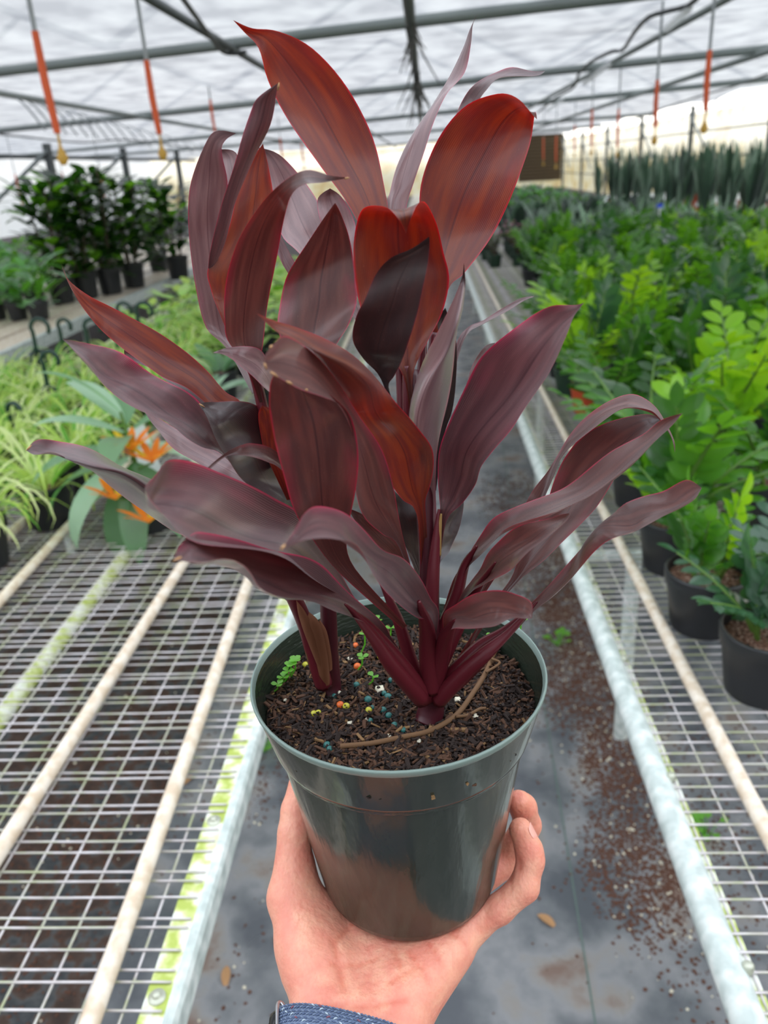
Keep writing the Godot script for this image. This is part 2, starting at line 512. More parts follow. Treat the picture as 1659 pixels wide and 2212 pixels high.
func structure():
	var o: Node3D
	var s: Shape
	o = structure_node("floor", "grey weed mat floor with brown spilled soil between the benches")
	part("ground_mat", box_mesh(Vector3(-0.75, -0.08, NORTH), Vector3(0.95, 0.0, SOUTH)), M.weed_mat, o)
	part("soil_bed", box_mesh(Vector3(0.95, -0.08, NORTH), Vector3(EAST, 0.0, SOUTH)), M.under_bench_soil, o)
	part("soil_bed", box_mesh(Vector3(WEST, -0.08, NORTH), Vector3(-0.75, 0.0, SOUTH)), M.under_bench_soil, o)
	var a := level(1170, 1490, 0.0); var b := level(1285, 2205, 0.0)
	var d := (a - b).normalized()
	part("woven_stripe", box_mesh(Vector3(-0.0018, 0.0, -7.0), Vector3(0.0018, 0.0012, 0.8)), M.mat_stripe, o, Transform3D(Basis(d.cross(Vector3.UP) * 1.0, Vector3.UP, -d).orthonormalized(), b))
	a = level(945, 2205, 0.0)
	part("woven_stripe", box_mesh(Vector3(-0.0012, 0.0, -7.0), Vector3(0.0012, 0.001, 0.8)), M.mat_stripe, o, Transform3D(Basis.IDENTITY, a))

	o = structure_node("wall_right", "cream corrugated translucent side wall behind the right bench")
	part("sheet", wavy_wall(Vector3(EAST, 0, SOUTH), Vector3(EAST, 0, NORTH), 0.0, 2.42, 170, 0.025), M.panel_cream, o)
	for y in [0.75, 1.35, 1.95]:
		part("girt", tube_mesh([Vector3(EAST - 0.08, y, SOUTH), Vector3(EAST - 0.08, y, NORTH)], 0.025, 6), M.galvanized, o)
	for k in 9:
		var z := -8.0 - 5.5 * k
		part("post", box_mesh(Vector3(EAST - 0.2, 0, z - 0.05), Vector3(EAST - 0.1, ROOF, z + 0.05)), M.steel_dark, o)
		part("brace", tube_mesh([Vector3(EAST - 0.24, 2.42, z), Vector3(EAST - 0.24, 1.0, z + 2.6)], 0.03, 6), M.galvanized, o)
	o = structure_node("wall_back", "far end wall of pale plastic sheets with a brown louvre")
	part("sheet", wavy_wall(Vector3(EAST, 0, NORTH), Vector3(WEST, 0, NORTH), 0.0, 3.4, 90, 0.03), M.panel_cream, o)
	var c := EYE + ray(1167, 340) * ((NORTH + 0.1) / ray(1167, 340).z)
	for k in 14:
		part("louvre_slat", box_mesh(Vector3(-1.15, -0.06, 0.0), Vector3(1.15, 0.055, 0.05)), M.louvre, o, Transform3D(Basis(Vector3.RIGHT, 0.5), Vector3(c.x, c.y + 1.15 - k * 0.17, NORTH + 0.12)))
	part("louvre_backing", box_mesh(Vector3(c.x - 1.2, c.y - 1.2, NORTH + 0.05), Vector3(c.x + 1.2, c.y + 1.25, NORTH + 0.09)), M.louvre, o)
	o = structure_node("wall_left", "white plastic side wall beyond the far left benches")
	part("sheet", wavy_wall(Vector3(WEST, 0, NORTH), Vector3(WEST, 0, SOUTH), 0.0, 3.4, 170, 0.025), M.panel_white, o)
	o = structure_node("wall_front", "white plastic end wall behind the photographer")
	part("sheet", wavy_wall(Vector3(WEST, 0, SOUTH), Vector3(EAST, 0, SOUTH), 0.0, 3.4, 90, 0.03), M.panel_white, o)

	# shade cloth laid over the roof pipes, billowing a little between them
	o = structure_node("ceiling", "grey translucent shade cloth over a grid of roof pipes")
	s = Shape.new()
	var n := FastNoiseLite.new(); n.seed = 4; n.frequency = 0.35
	var rows := []
	for i in 111:
		var z := CLOTH_END + (NORTH - CLOTH_END) * i / 110.0
		var row := []
		for j in 47:
			var x := WEST + (EAST - WEST) * j / 46.0
			row.append(Vector3(x, ROOF + 0.05 + 0.09 * absf(sin(PI * (z + 7.2) / 5.5)) + 0.05 * n.get_noise_2d(x, z) - maxf(0, (absf(x + 1.0) - 7.0)) * 0.01, z))
		rows.append(row)
	s.grid(rows)
	part("shade_cloth", s.done(), M.shade_cloth, o)
	s = Shape.new()   # unseen cloth behind the camera, ending the added gap overhead
	rows = []
	for i in 13:
		var row := []
		for j in 24:
			row.append(Vector3(WEST + (EAST - WEST) * j / 23.0, ROOF + 0.05 + 0.05 * sin(i * 1.3 + j), 0.9 + (SOUTH - 0.9) * i / 12.0))
		rows.append(row)
	s.grid(rows)
	part("shade_cloth", s.done(), M.shade_cloth, o)
	# cross pipes
	for bar in [[0, 155, 1240, 5, 0.045], [0, 282, 1659, 105, 0.05], [253, 315, 1659, 171, 0.05], [805, 292, 1600, 232, 0.05], [815, 316, 1400, 262, 0.05], [820, 328, 1300, 290, 0.05]]:
		var p := level(bar[0], bar[1], ROOF); var q := level(bar[2], bar[3], ROOF)
		var along := (q - p) / (q.x - p.x)
		part("cross_pipe", tube_mesh([p + along * (maxf(WEST + 0.3, p.x - 14.0) - p.x), p + along * (EAST - 0.3 - p.x)], bar[4], 10), M.roof_pipe, o)
	# pipes that run with the aisle
	for lp in [[480, 92, 0.03, "steel_dark"], [300, 252, 0.035, "roof_pipe"], [1420, 190, 0.04, "roof_pipe"], [888, 60, 0.04, "steel_dark"], [1330, 130, 0.03, "roof_pipe"], [130, 340, 0.07, "steel_dark"]]:
		var p := level(lp[0], lp[1], ROOF - 0.06)
		part("lengthwise_pipe", tube_mesh([Vector3(p.x, p.y, -1.0), Vector3(p.x, p.y, NORTH)], lp[2], 8), M[lp[3]], o)
	# framework above the cloth, seen through it
	for k in 8:
		var z := -4.5 - 5.5 * k
		for x in [-9.0, -3.5, 2.0]:
			part("rafter", tube_mesh([Vector3(x, ROOF + 0.35, z), Vector3(x + 2.7, ROOF + 1.5, z + 1.2), Vector3(x + 5.5, ROOF + 0.35, z)], 0.05, 6), M.steel_dark, o)
	# sagging hoses and bundled curtain lines
	for h in [[[1530, -30], [1490, 10], [1440, 25], [1400, 38], [1370, 70], [1345, 108], [1320, 112], [1275, 135], [1250, 160], [1238, 190], [1200, 212], [1160, 245]], [[390, -10], [430, 45], [455, 80], [480, 110], [505, 116], [530, 112]], [[0, 290], [90, 300], [180, 308], [260, 302], [330, 308], [400, 318], [470, 326]], [[1659, 160], [1590, 185], [1520, 205], [1450, 228], [1390, 250], [1310, 285]]]:
		var pts := []
		for q in h: pts.append(level(q[0], q[1], ROOF - 0.1))
		part("sagging_hose", tube_mesh(smooth_path(pts, 30), 0.018, 6), M.hose, o)
	for q in [[1440, 62, 1488, 18], [1262, 180, 1315, 140], [1182, 240, 1215, 215]]:
		var p := level(q[0], q[1], ROOF - 0.12); var r := level(q[2], q[3], ROOF - 0.12)
		part("clear_tube", tube_mesh([p, r], 0.03, 8), M.panel_white, o)
	# dry vine stems caught on the middle pipe
	var mid := level(888, 60, ROOF - 0.06).x
	for k in 26:
		var z := rng.randf_range(-14.0, -6.4)
		var p := Vector3(mid + rng.randf_range(-0.04, 0.04), ROOF - 0.08, z)
		var drop := rng.randf_range(0.12, 0.5)
		var lean := rng.randf_range(-0.22, 0.22)
		part("dry_stem", tube_mesh([p, p + Vector3(lean * 0.4, -drop * 0.5, 0.05), p + Vector3(lean, -drop, 0.12)], [0.012, 0.008, 0.004], 5), M.straw, o)
	# thin drip tubes that bow under the cloth
	for k in 34:
		var px := 15.0 + 26.0 * (k % 17) if k < 17 else 1190.0 + 28.0 * (k - 17)
		var py := (200.0 + 0.26 * px) if k < 17 else (300.0 - 0.24 * (px - 1190.0))
		var p := level(px, py, ROOF - 0.02)
		var lean := 0.5 if k < 17 else -0.4
		part("drip_tube", tube_mesh(smooth_path([p, p + Vector3(lean * 0.6, -0.12, 0.3), p + Vector3(lean, -0.42, 0.3)], 8), 0.012, 5), M.clear_tube, o)

	# row of posts under the gutter on the left
	var names := ["leftmost", "middle", "rightmost"]
	for k in 3:
		var z: float = [-21.2, -26.6, -32.4][k]
		o = thing("steel_post", "grey steel post, %s of three under the left gutter" % names[k], "post", Vector3(-9.4, 0, z), 0, "posts under the left gutter")
		part("column", box_mesh(Vector3(-0.08, 0, -0.08), Vector3(0.08, ROOF - 0.02, 0.08)), M.steel_dark, o)
		part("brace", tube_mesh([Vector3(0.05, 2.45, 0), Vector3(-1.1, 1.2, 1.4)], 0.05, 6), M.galvanized, o)

func hanging_things():
	# misting lines: a thin wire, an orange sleeve, a small yellow nozzle under it
	var spots := [[65, 0, 87, 116, 120, 288, 0.42], [294, 0, 321, 163, 341, 290, 0.38], [429, 43, 456, 228, 463, 285, 0.4], [1529, 0, 1527, 135, 1521, 240, 0.36], [1418, 32, 1416, 192, 1413, 275, 0.36], [1335, 119, 1334, 250, 1332, 318, 0.5],
		[1278, 140, 1277, 250, 1276, 315, 0.5], [1241, 200, 1240, 280, 1240, 325, 0.5], [1202, 220, 1200, 303, 1200, 350, 0.5], [1174, 240, 1173, 305, 1173, 345, 0.5], [28, 340, 36, 385, 44, 428, 0.5], [129, 320, 135, 378, 142, 412, 0.5], [210, 340, 217, 390, 228, 437, 0.5], [600, 240, 604, 305, 609, 340, 0.4], [648, 260, 651, 316, 655, 352, 0.4]]
	var told := ["hanging nearest at the top left", "left of the tallest leaf, second from the left edge", "just above the left spear leaf, pale", "hanging nearest at the top right", "second from the right edge", "third from the right edge, over the snake plants",
		"fourth from the right edge", "fifth from the right edge, before the cream wall", "beside the brown louvre on its right", "in front of the brown louvre", "low at the far left edge", "beside the far left post", "over the dark fig leaves on the left", "behind the tall middle leaf, left one", "behind the tall middle leaf, right one"]
	for k in spots.size():
		var s = spots[k]
		var px := Vector2(s[2], s[3]).distance_to(Vector2(s[4], s[5]))
		var dist: float = FOCAL * s[6] * 0.92 / px
		var foot := at(s[4], s[5], dist)
		var o := thing("misting_line", "thin wire with an orange sleeve, " + told[k], "misting line", foot, 0, "orange-sleeved misting lines")
		part("wire", tube_mesh([Vector3(0, s[6], 0), Vector3(0, maxf(ROOF + 0.12 - foot.y, s[6] + 0.1), 0)], 0.012 if k < 6 else 0.009, 5), M.clear_tube, o)
		var tilt := 0.01
		part("sleeve", tube_mesh([Vector3(tilt, 0, 0), Vector3(0, s[6] * 0.5, 0), Vector3(0, s[6], 0)], [0.017, 0.02, 0.017], 8), M.orange_sleeve, o)
		part("nozzle", tube_mesh([Vector3(tilt, 0, 0), Vector3(tilt, -0.06, 0), Vector3(tilt, -0.11, 0), Vector3(tilt, -0.14, 0)], [0.006, 0.008, 0.03, 0.012], 8), M.nozzle, o)

# ---------------------------------------------------------------- benches
func wires(o: Node3D, x0: float, x1: float, z0: float, z1: float, y: float, sag: float):
	# welded mesh: cross wires an inch apart, long wires two inches apart
	var pts := []
	for i in 9:
		var t := i / 8.0
		pts.append(Vector3((x1 - x0) * t, -sag * (1.0 - absf(cos(TAU * 1.5 * t))), 0.0))
	var cross := tube_mesh(pts, 0.0018, 5)
	var n := int((z0 - z1) / 0.0254)
	var rest := Shape.new()
	for k in n:
		var p := Vector3(x0, y + 0.0006 * sin(k * 1.7), z0 - k * 0.0254)
		if k < 290:
			part("cross_wire", cross, M.wire, o, Transform3D(Basis(Vector3.UP, 0.004 * sin(k * 2.3)), p))
		else:
			rest.tube([p, p + Vector3(x1 - x0, 0, 0)], 0.0018, 4, false)
	if n > 290:
		tag(part("far_cross_wires", rest.done(), M.wire, o), "", "", "", "stuff")
	var long := tube_mesh([Vector3(0, 0, z0), Vector3(0, 0, z1)], 0.0018, 5)
	var x := x0 + 0.012
	while x < x1:
		part("long_wire", long, M.wire, o, Transform3D(Basis.IDENTITY, Vector3(x, y - 0.003, 0)))
		x += 0.0508

func left_bench():
	var o := thing("wire_bench", "wire mesh bench with beige pipes on top, left of the aisle", "bench", Vector3.ZERO, 0, "")
	var near := -0.2; var far := -9.0
	wires(o, -1.98, -0.345, near, far, BENCH, 0.002)
	# angle-iron edge, its top flange green with algae
	part("edge_flange", box_mesh(Vector3(-0.372, BENCH - 0.006, far), Vector3(-0.342, BENCH - 0.003, near)), M.algae_rail, o)
	var lip := Shape.new()
	var prof := [Vector2(-0.342, BENCH - 0.003), Vector2(-0.336, BENCH - 0.002), Vector2(-0.33, BENCH - 0.005), Vector2(-0.326, BENCH - 0.012), Vector2(-0.326, BENCH - 0.045), Vector2(-0.33, BENCH - 0.045), Vector2(-0.33, BENCH - 0.012), Vector2(-0.342, BENCH - 0.006)]
	var rows := []
	for p in prof: rows.append([Vector3(p.x, p.y, near), Vector3(p.x, p.y, far)])
	lip.grid(rows)
	part("edge_lip", lip.done(false), M.bench_rail, o)
	for z in [-0.62, -0.9, -1.21, -1.5, -1.8, -2.1, -2.4, -2.7]:
		var b := Shape.new()
		b.lathe([Vector2(0, 0.0085), Vector2(0.004, 0.0083), Vector2(0.0055, 0.006), Vector2(0.0055, 0.003), Vector2(0.0105, 0.003), Vector2(0.0105, 0.0)], 14)
		part("bolt", b.done(), M.bolt, o, Transform3D(Basis.IDENTITY, Vector3(-0.357, BENCH - 0.003, z)))
	for pp in [[-0.421, -0.455, 0.0125], [-0.66, -0.643, 0.0125], [-1.005, -1.04, 0.0125], [-1.19, -1.2, 0.0125]]:
		var y: float = BENCH + 0.0155
		var slope: float = (pp[1] - pp[0]) / 1.08
		var pts := []
		for i in 30:
			var z := near - i * 0.3
			pts.append(Vector3(pp[0] + slope * maxf(-z - 0.6, -0.4) if z > -2.4 else pp[0] + slope * 1.8, y + 0.001 * sin(z * 3.0), z))
		part("laid_pipe", tube_mesh(pts, pp[2], 12), M.bench_pipe, o)
	for x in [-0.855, -1.5]:
		part("support_rail", tube_mesh([Vector3(x, BENCH - 0.03, near), Vector3(x, BENCH - 0.03, far)], 0.018, 10), M.algae_rail, o)
	for z in [-0.25, -3.2, -5.4, -7.4]:
		part("cross_rail", tube_mesh([Vector3(-1.98, BENCH - 0.07, z), Vector3(-0.345, BENCH - 0.07, z)], 0.018, 8), M.bench_rail, o)
		for x in [-0.62, -1.7]:
			part("leg", tube_mesh([Vector3(x, 0, z), Vector3(x, BENCH - 0.06, z)], 0.02, 10), M.bench_rail, o)
	part("far_edge", box_mesh(Vector3(-2.02, BENCH - 0.04, far), Vector3(-1.98, BENCH + 0.004, near)), M.algae_rail, o)

	# second bench beyond the next aisle
	o = thing("wire_bench", "pale weathered bench with fig pots, far left behind the spider plants", "bench", Vector3.ZERO)
	part("edge_board", box_mesh(Vector3(-2.64, BENCH - 0.08, -14.0), Vector3(-2.6, BENCH + 0.004, -2.0)), M.bench_rail, o)
	for k in 9:
		var x := -2.66 - 0.24 * k
		part("slat", box_mesh(Vector3(x - 0.19, BENCH - 0.03, -14.0), Vector3(x, BENCH - 0.004 + 0.002 * (k % 2), -2.0)), M.bench_pipe, o)
	for z in [-2.6, -4.4, -6.2, -8.0, -9.8, -11.6, -13.4]:
		for x in [-2.75, -4.6]:
			part("leg", tube_mesh([Vector3(x, 0, z), Vector3(x, BENCH - 0.03, z)], 0.025, 8), M.bench_rail, o)
	for x in [-2.75, -4.6]:
		part("support_rail", tube_mesh([Vector3(x, BENCH - 0.055, -14.0), Vector3(x, BENCH - 0.055, -2.0)], 0.025, 8), M.bench_rail, o)

func right_bench():
	var o := thing("wire_bench", "wire mesh bench with round white rail, right of the aisle", "bench", Vector3.ZERO)
	var near := -0.2; var far := -22.0
	wires(o, 0.345, 2.6, near, far, BENCH - 0.002, 0.002)
	part("edge_rail", tube_mesh([Vector3(0.333, BENCH - 0.012, near), Vector3(0.333, BENCH - 0.012, far)], 0.0205, 16), M.bench_rail, o)
	part("edge_flange", box_mesh(Vector3(0.335, BENCH - 0.012, far), Vector3(0.362, BENCH - 0.006, near)), M.algae_rail, o)
	var pts := []
	for i in 41:
		var z := near - i * 0.54
		pts.append(Vector3(0.452 + 0.003 * sin(z * 1.3), BENCH + 0.0125, z))
	part("laid_pipe", tube_mesh(pts, 0.0125, 12), M.bench_pipe, o)
	for z in [-0.66, -0.98, -1.3, -1.62, -1.94, -2.3]:
		var b := Shape.new()
		b.lathe([Vector2(0, 0.012), Vector2(0.0045, 0.0116), Vector2(0.007, 0.009), Vector2(0.007, 0.0)], 14)
		part("bolt", b.done(), M.bolt, o, Transform3D(Basis.IDENTITY, Vector3(0.352, BENCH - 0.003, z)))
	for x in [0.75, 1.4, 2.2]:
		part("support_rail", tube_mesh([Vector3(x, BENCH - 0.025, near), Vector3(x, BENCH - 0.025, far)], 0.018, 8), M.algae_rail, o)
	for k in 11:
		var z := -1.86 - 1.8 * k
		part("cross_rail", tube_mesh([Vector3(0.345, BENCH - 0.06, z), Vector3(2.6, BENCH - 0.06, z)], 0.018, 8), M.bench_rail, o)
		for x in [0.509, 2.2]:
			part("leg", tube_mesh([Vector3(x, 0, z), Vector3(x, BENCH - 0.05, z)], 0.0205, 12), M.bench_rail, o)
	part("far_edge", box_mesh(Vector3(2.6, BENCH - 0.04, far), Vector3(2.64, BENCH + 0.004, near)), M.algae_rail, o)
	# rear bench with the snake plants
	o = thing("wire_bench", "pale bench carrying snake plants behind the zz plants", "bench", Vector3.ZERO)
	part("bench_top", box_mesh(Vector3(3.2, BENCH - 0.03, -20.0), Vector3(6.6, BENCH, -4.0)), M.bench_rail, o)
	for z in [-4.5, -8.0, -12.0, -16.0, -19.5]:
		for x in [3.4, 6.4]:
			part("leg", tube_mesh([Vector3(x, 0, z), Vector3(x, BENCH - 0.03, z)], 0.03, 8), M.bench_rail, o)

# ---------------------------------------------------------------- bench plants
# A leaf blade from the origin along +y, its upper face towards +z, tip bending back by `bend` radians.
func blade(length: float, width: float, widest: float, bend: float, fold := 0.1, rows := 7, cols := 4, tip := 1.0) -> Shape:
	var s := Shape.new()
	var grid := []
	var p := Vector3.ZERO
	var step := length / rows
	for i in rows + 1:
		var t := float(i) / rows
		var a := -bend * t * t
		var w := width * 0.5 * (pow(sin(PI * pow(t, log(0.5) / log(widest))), 0.75) if tip > 0.0 else (1.0 - pow(t, 4.0)) * minf(1.0, 0.45 + t * 3.0))
		var row := []
		for j in cols + 1:
			var u := 2.0 * j / cols - 1.0
			row.append(p + Vector3(u * w, 0, 0) + Vector3(0, -sin(a), cos(a)) * (absf(u) * w * fold))
		grid.append(row)
		p += Vector3(0, cos(a), sin(a)) * step
	s.grid(grid)
	return s

func basis_yz(y: Vector3, z: Vector3) -> Basis:
	y = y.normalized()
	var x := y.cross(z).normalized()
	return Basis(x, y, x.cross(y))

func pot_mesh(r_top: float, r_low: float, h: float) -> ArrayMesh:
	var s := Shape.new()
	s.lathe([Vector2(0, 0), Vector2(r_low * 0.96, 0), Vector2(r_low, 0.004), Vector2(r_top * 0.93, h * 0.78), Vector2(r_top * 0.98, h * 0.8), Vector2(r_top, h - 0.004), Vector2(r_top - 0.002, h), Vector2(r_top - 0.006, h), Vector2(r_top * 0.9, h * 0.75), Vector2(r_top * 0.86, h * 0.6), Vector2(0, h * 0.58)], 28)
	return s.done()

func soil_mesh(r: float) -> ArrayMesh:
	var s := Shape.new()
	var rows := []
	for i in 5:
		var row := []
		for k in 21:
			var a := TAU * k / 20.0
			var q := r * i / 4.0
			row.append(Vector3(cos(a) * q, 0.004 * sin(k * 2.0 + i * 3.0) * (i % 4) / 3.0 + (4 - i) * 0.002, -sin(a) * q))
		rows.append(row)
	s.grid(rows)
	return s.done()

func add_pot(o: Node3D, mesh: ArrayMesh, soil: ArrayMesh, m: Material, h: float):
	part("pot", mesh, m, o)
	part("soil", soil, M.bench_soil, o, Transform3D(Basis.IDENTITY, Vector3(0, h * 0.84, 0)))

# A zz frond: stem curving outwards along +x, glossy leaflets in two ranks.
func frond(variant: int, leaf_mat: Material, leaflets: Array, joined: bool) -> MeshInstance3D:
	var r := RandomNumberGenerator.new()
	r.seed = 100 + variant
	var length := 0.24 + 0.04 * (variant % 3)
	var lean := 0.12 + 0.22 * (variant % 4)
	var pts := []
	for i in 13:
		var t := i / 12.0
		pts.append(Vector3(length * (lean * 0.35 * t + lean * 0.9 * t * t), length * t * (1.0 - 0.2 * lean * t), 0.01 * sin(t * 4.0 + variant)))
	var s := Shape.new()
	var radii := []
	for i in 13: radii.append(lerpf(0.0075, 0.002, i / 12.0))
	s.tube(pts, radii, 6)
	var placed := []
	var n := 15 + variant % 3
	for k in n:
		var t := 0.26 + 0.74 * k / (n - 1.0)
		var p: Vector3 = spline(pts, t)
		var along: Vector3 = (spline(pts, minf(t + 0.04, 1.0)) - spline(pts, t - 0.04)).normalized()
		var side := Vector3(0, 0, 1.0 if k % 2 else -1.0)
		var inward := side.cross(along) * (1.0 if k % 2 else -1.0)
		var dir := along * (0.5 + 0.5 * t + r.randf_range(-0.1, 0.15)) + side * (1.0 if k < n - 1 else 0.1) - inward * r.randf_range(-0.1, 0.35)
		var size := lerpf(1.0, 0.72, absf(t - 0.5) * 1.6) * r.randf_range(0.78, 1.15)
		var face := (-inward if (-inward).y + 0.6 * along.y > 0 else inward) + Vector3(r.randf_range(-0.2, 0.2), 0.45, r.randf_range(-0.2, 0.2))
		placed.append(Transform3D(basis_yz(dir, face).scaled_local(Vector3.ONE * size), p))
	var o := MeshInstance3D.new()
	o.name = "frond"
	if joined:
		for k in placed.size(): s.add(leaflets[k % leaflets.size()][0], placed[k])
		o.mesh = s.done()
		o.material_override = leaf_mat
	else:
		o.mesh = s.done()
		o.material_override = M.zz_stem
		for k in placed.size(): part("leaflet", leaflets[k % leaflets.size()][1], leaf_mat, o, placed[k])
	return o

func right_plants():
	var leaflets := []
	for k in 3:
		var b := blade(0.075 + 0.008 * k, 0.036 + 0.004 * k, 0.5, 0.35 + 0.2 * k, 0.14, 6, 4)
		leaflets.append([b, b.done()])
	var mats := [M.zz_deep, M.zz_mid, M.zz_blue, M.zz_lime]
	var near := {}
	var far := {}
	for v in 8:
		for m in 4:
			near[v * 4 + m] = frond(v, mats[m], leaflets, false)
			far[v * 4 + m] = frond(v, mats[m], leaflets, true)
	var pot := pot_mesh(0.082, 0.062, 0.13)
	var small := pot_mesh(0.066, 0.05, 0.11)
	var soil := soil_mesh(0.074)
	var small_soil := soil_mesh(0.06)
	# the pots in the front row, as they stand
	var front := [
		[0.57, -1.2, "black_pot", 2, 7, 0.62, "zz plant with short dark blue-green leaves in the nearest large black pot", 0.9],
		[0.535, -1.42, "black_pot", 1, 6, 0.7, "zz plant with a pale lime frond in the second black pot along the rail", 0.9],
		[0.545, -1.68, "black_pot", 1, 6, 1.0, "zz plant in the third black pot along the right rail", 0.9],
		[0.56, -2.05, "black_pot", 1, 6, 1.0, "zz plant in the fourth black pot, behind the tip of the arching burgundy leaf", 0.9],
		[0.58, -2.5, "black_pot", 0, 5, 1.05, "zz plant in the fifth black pot along the right rail", 0.9],
		[0.585, -2.95, "terracotta_pot", 3, 6, 1.1, "lime zz plant in an orange terracotta-coloured pot", 0.8],
		[0.56, -3.2, "green_pot", 0, 4, 0.8, "small zz plant in a dark green pot beside the orange pot", 0.8],
		[0.575, -3.5, "black_pot", 0, 5, 0.85, "zz plant in a narrow black pot behind the dark green pot", 0.8],
		[0.585, -3.85, "green_pot", 1, 5, 0.9, "zz plant in a dark green pot near the far end of the rail", 0.8],
		[0.75, -0.93, "black_pot", 3, 6, 0.75, "zz plant with lime leaves reaching in from the lower right edge", 0.9],
	]
	var list := []
	for f in front: list.append(f)
	for i in 24:
		for j in 9:
			var x := 0.82 + 0.235 * j + rng.randf_range(-0.04, 0.04)
			var z := -1.18 - 0.255 * i + rng.randf_range(-0.05, 0.05)
			if i > 11 and j == 0 and i % 2: continue
			list.append([x, z, "black_pot" if rng.randf() < 0.85 else "green_pot", [0, 0, 1, 1, 2, 1, 0, 0, 2, 3][rng.randi() % 10], rng.randi_range(6, 8), rng.randf_range(0.85, 1.15) * (1.3 if rng.randf() < 0.1 else 1.0), "", 1.0])
	for f in list:
		var where := Vector3(f[0], BENCH, f[1])
		var visible := in_view(where + Vector3(0, 0.2, 0), 60) or in_view(where, 40) or in_view(where + Vector3(0, 0.42, 0), 60)
		if not visible: continue
		var label: String = f[6]
		if not label:
			var row: int = 1 + int(round((f[0] - 0.82) / 0.235))
			label = "glossy green zz plant, %s row from the aisle rail, %s of the block" % [["first", "second", "third", "fourth", "fifth", "sixth", "seventh", "eighth", "ninth", "tenth", "eleventh"][row], "near end" if f[1] > -2.6 else "middle" if f[1] > -4.6 else "far end"]
		var o := thing("zz_plant", label, "potted plant", where, 0.0, "zz plants on the right bench")
		var is_small: bool = f[7] < 0.9
		add_pot(o, small if is_small else pot, small_soil if is_small else soil, M[f[2]], 0.11 if is_small else 0.13)
		for k in f[4] + (3 if f[6] else 0):
			var m: int = f[3]
			if rng.randf() < 0.35: m = [0, 1, 0, 1, 2, 0, 3][rng.randi() % 7] if f[3] != 2 else 2
			if f[6].contains("pale lime") and k == 0: m = 3
			var src: MeshInstance3D = (near if f[1] > -4.6 else far)[rng.randi_range(0, 7) * 4 + m]
			var c: MeshInstance3D = src.duplicate()
			var a: float = TAU * (k + rng.randf_range(-0.3, 0.3)) / (f[4] + (3 if f[6] else 0))
			c.name = "frond"
			c.transform = Transform3D(Basis(Vector3.UP, a).scaled(Vector3.ONE * f[5] * rng.randf_range(0.85, 1.12)), Vector3(cos(a) * 0.022, 0.105, -sin(a) * 0.022))
			o.add_child(c, true)
	for d in [near, far]:
		for k in d: d[k].free()
	# thorny plants with pink flowers, then dark paddle-leaved and tall snake plants
	var tiny := blade(0.055, 0.02, 0.6, 0.4, 0.1, 5, 2).done()
	var petal := blade(0.02, 0.018, 0.6, 0.3, 0.1, 3, 2).done()
	var stem := tube_mesh([Vector3.ZERO, Vector3(0.01, 0.11, 0), Vector3(0.03, 0.22, 0.01)], [0.006, 0.005, 0.004], 5)
	for k in 14:
		var where := Vector3(0.6 + 0.24 * (k % 3) + rng.randf_range(-0.03, 0.03), BENCH, -7.6 - 0.3 * int(k / 3.0))
		var o := thing("flowering_thorn_plant", "small dark spiny plant with pink flowers in green pot beyond the zz plants", "potted plant", where, rng.randf() * TAU, "pink-flowered plants on the right bench")
		add_pot(o, small, small_soil, M.green_pot, 0.11)
		for q in 6:
			var a := rng.randf() * TAU
			var st := part("stem", stem, M.trunk, o, Transform3D(Basis(Vector3.UP, a) * Basis(Vector3.BACK, -rng.randf_range(0.0, 0.5)), Vector3(0, 0.09, 0)))
			for w in 9:
				var b := rng.randf() * TAU
				part("leaf", tiny, M.thorn_leaf if rng.randf() < 0.75 else M.zz_mid, st, Transform3D(basis_yz(Vector3(cos(b), rng.randf_range(0.1, 0.9), sin(b)), Vector3(0, 1, 0.1)), Vector3(0.015, rng.randf_range(0.05, 0.22), 0)))
			if q % 2 == 0:
				for w in 5: part("petal", petal, M.pink_petal, st, Transform3D(basis_yz(Vector3(cos(w * 1.3), 0.6, sin(w * 1.3)), Vector3.UP), Vector3(0.03, 0.225, 0.01)))
	var swords := []
	for k in 3: swords.append(blade(0.42 + 0.08 * k, 0.05, 0.5, 0.12, 0.25, 8, 3, -1.0).done())
	var paddle := blade(0.3, 0.11, 0.55, 0.25, 0.2, 7, 4).done()
	for k in 175:
		var where: Vector3
		var kind := 0   # 0 tall snake plant, 1 paddle leaves, 2 low silvery
		if k < 22:
			where = Vector3(0.95 + 0.32 * (k % 6) + rng.randf_range(-0.05, 0.05), BENCH, -9.3 - 0.4 * int(k / 6.0)); kind = 1
		elif k < 40:
			where = Vector3(1.36 + 0.28 * ((k - 22) % 6), BENCH, -7.7 - 0.35 * int((k - 22) / 6.0)); kind = 2
		else:
			where = Vector3(3.3 + 0.3 * ((k - 40) % 11) + rng.randf_range(-0.08, 0.08), BENCH, -6.2 - 0.85 * int((k - 40) / 11.0) + rng.randf_range(-0.2, 0.2))
		if not (in_view(where, 40) or in_view(where + Vector3(0, 0.45, 0), 40)): continue
		var text: String = ["tall grey-green snake plant crowded on the rear right bench", "dark plant with broad paddle leaves behind the pink-flowered plants", "low silvery strap-leaved plant behind the zz plants"][kind]
		var o := thing(["snake_plant", "paddle_leaf_plant", "silver_strap_plant"][kind], text, "potted plant", where, rng.randf() * TAU, ["snake plants on the rear bench", "paddle-leaved plants", "silver strap-leaved plants"][kind])
		add_pot(o, pot, soil, M.black_pot if rng.randf() < 0.7 else M.terracotta_pot, 0.13)
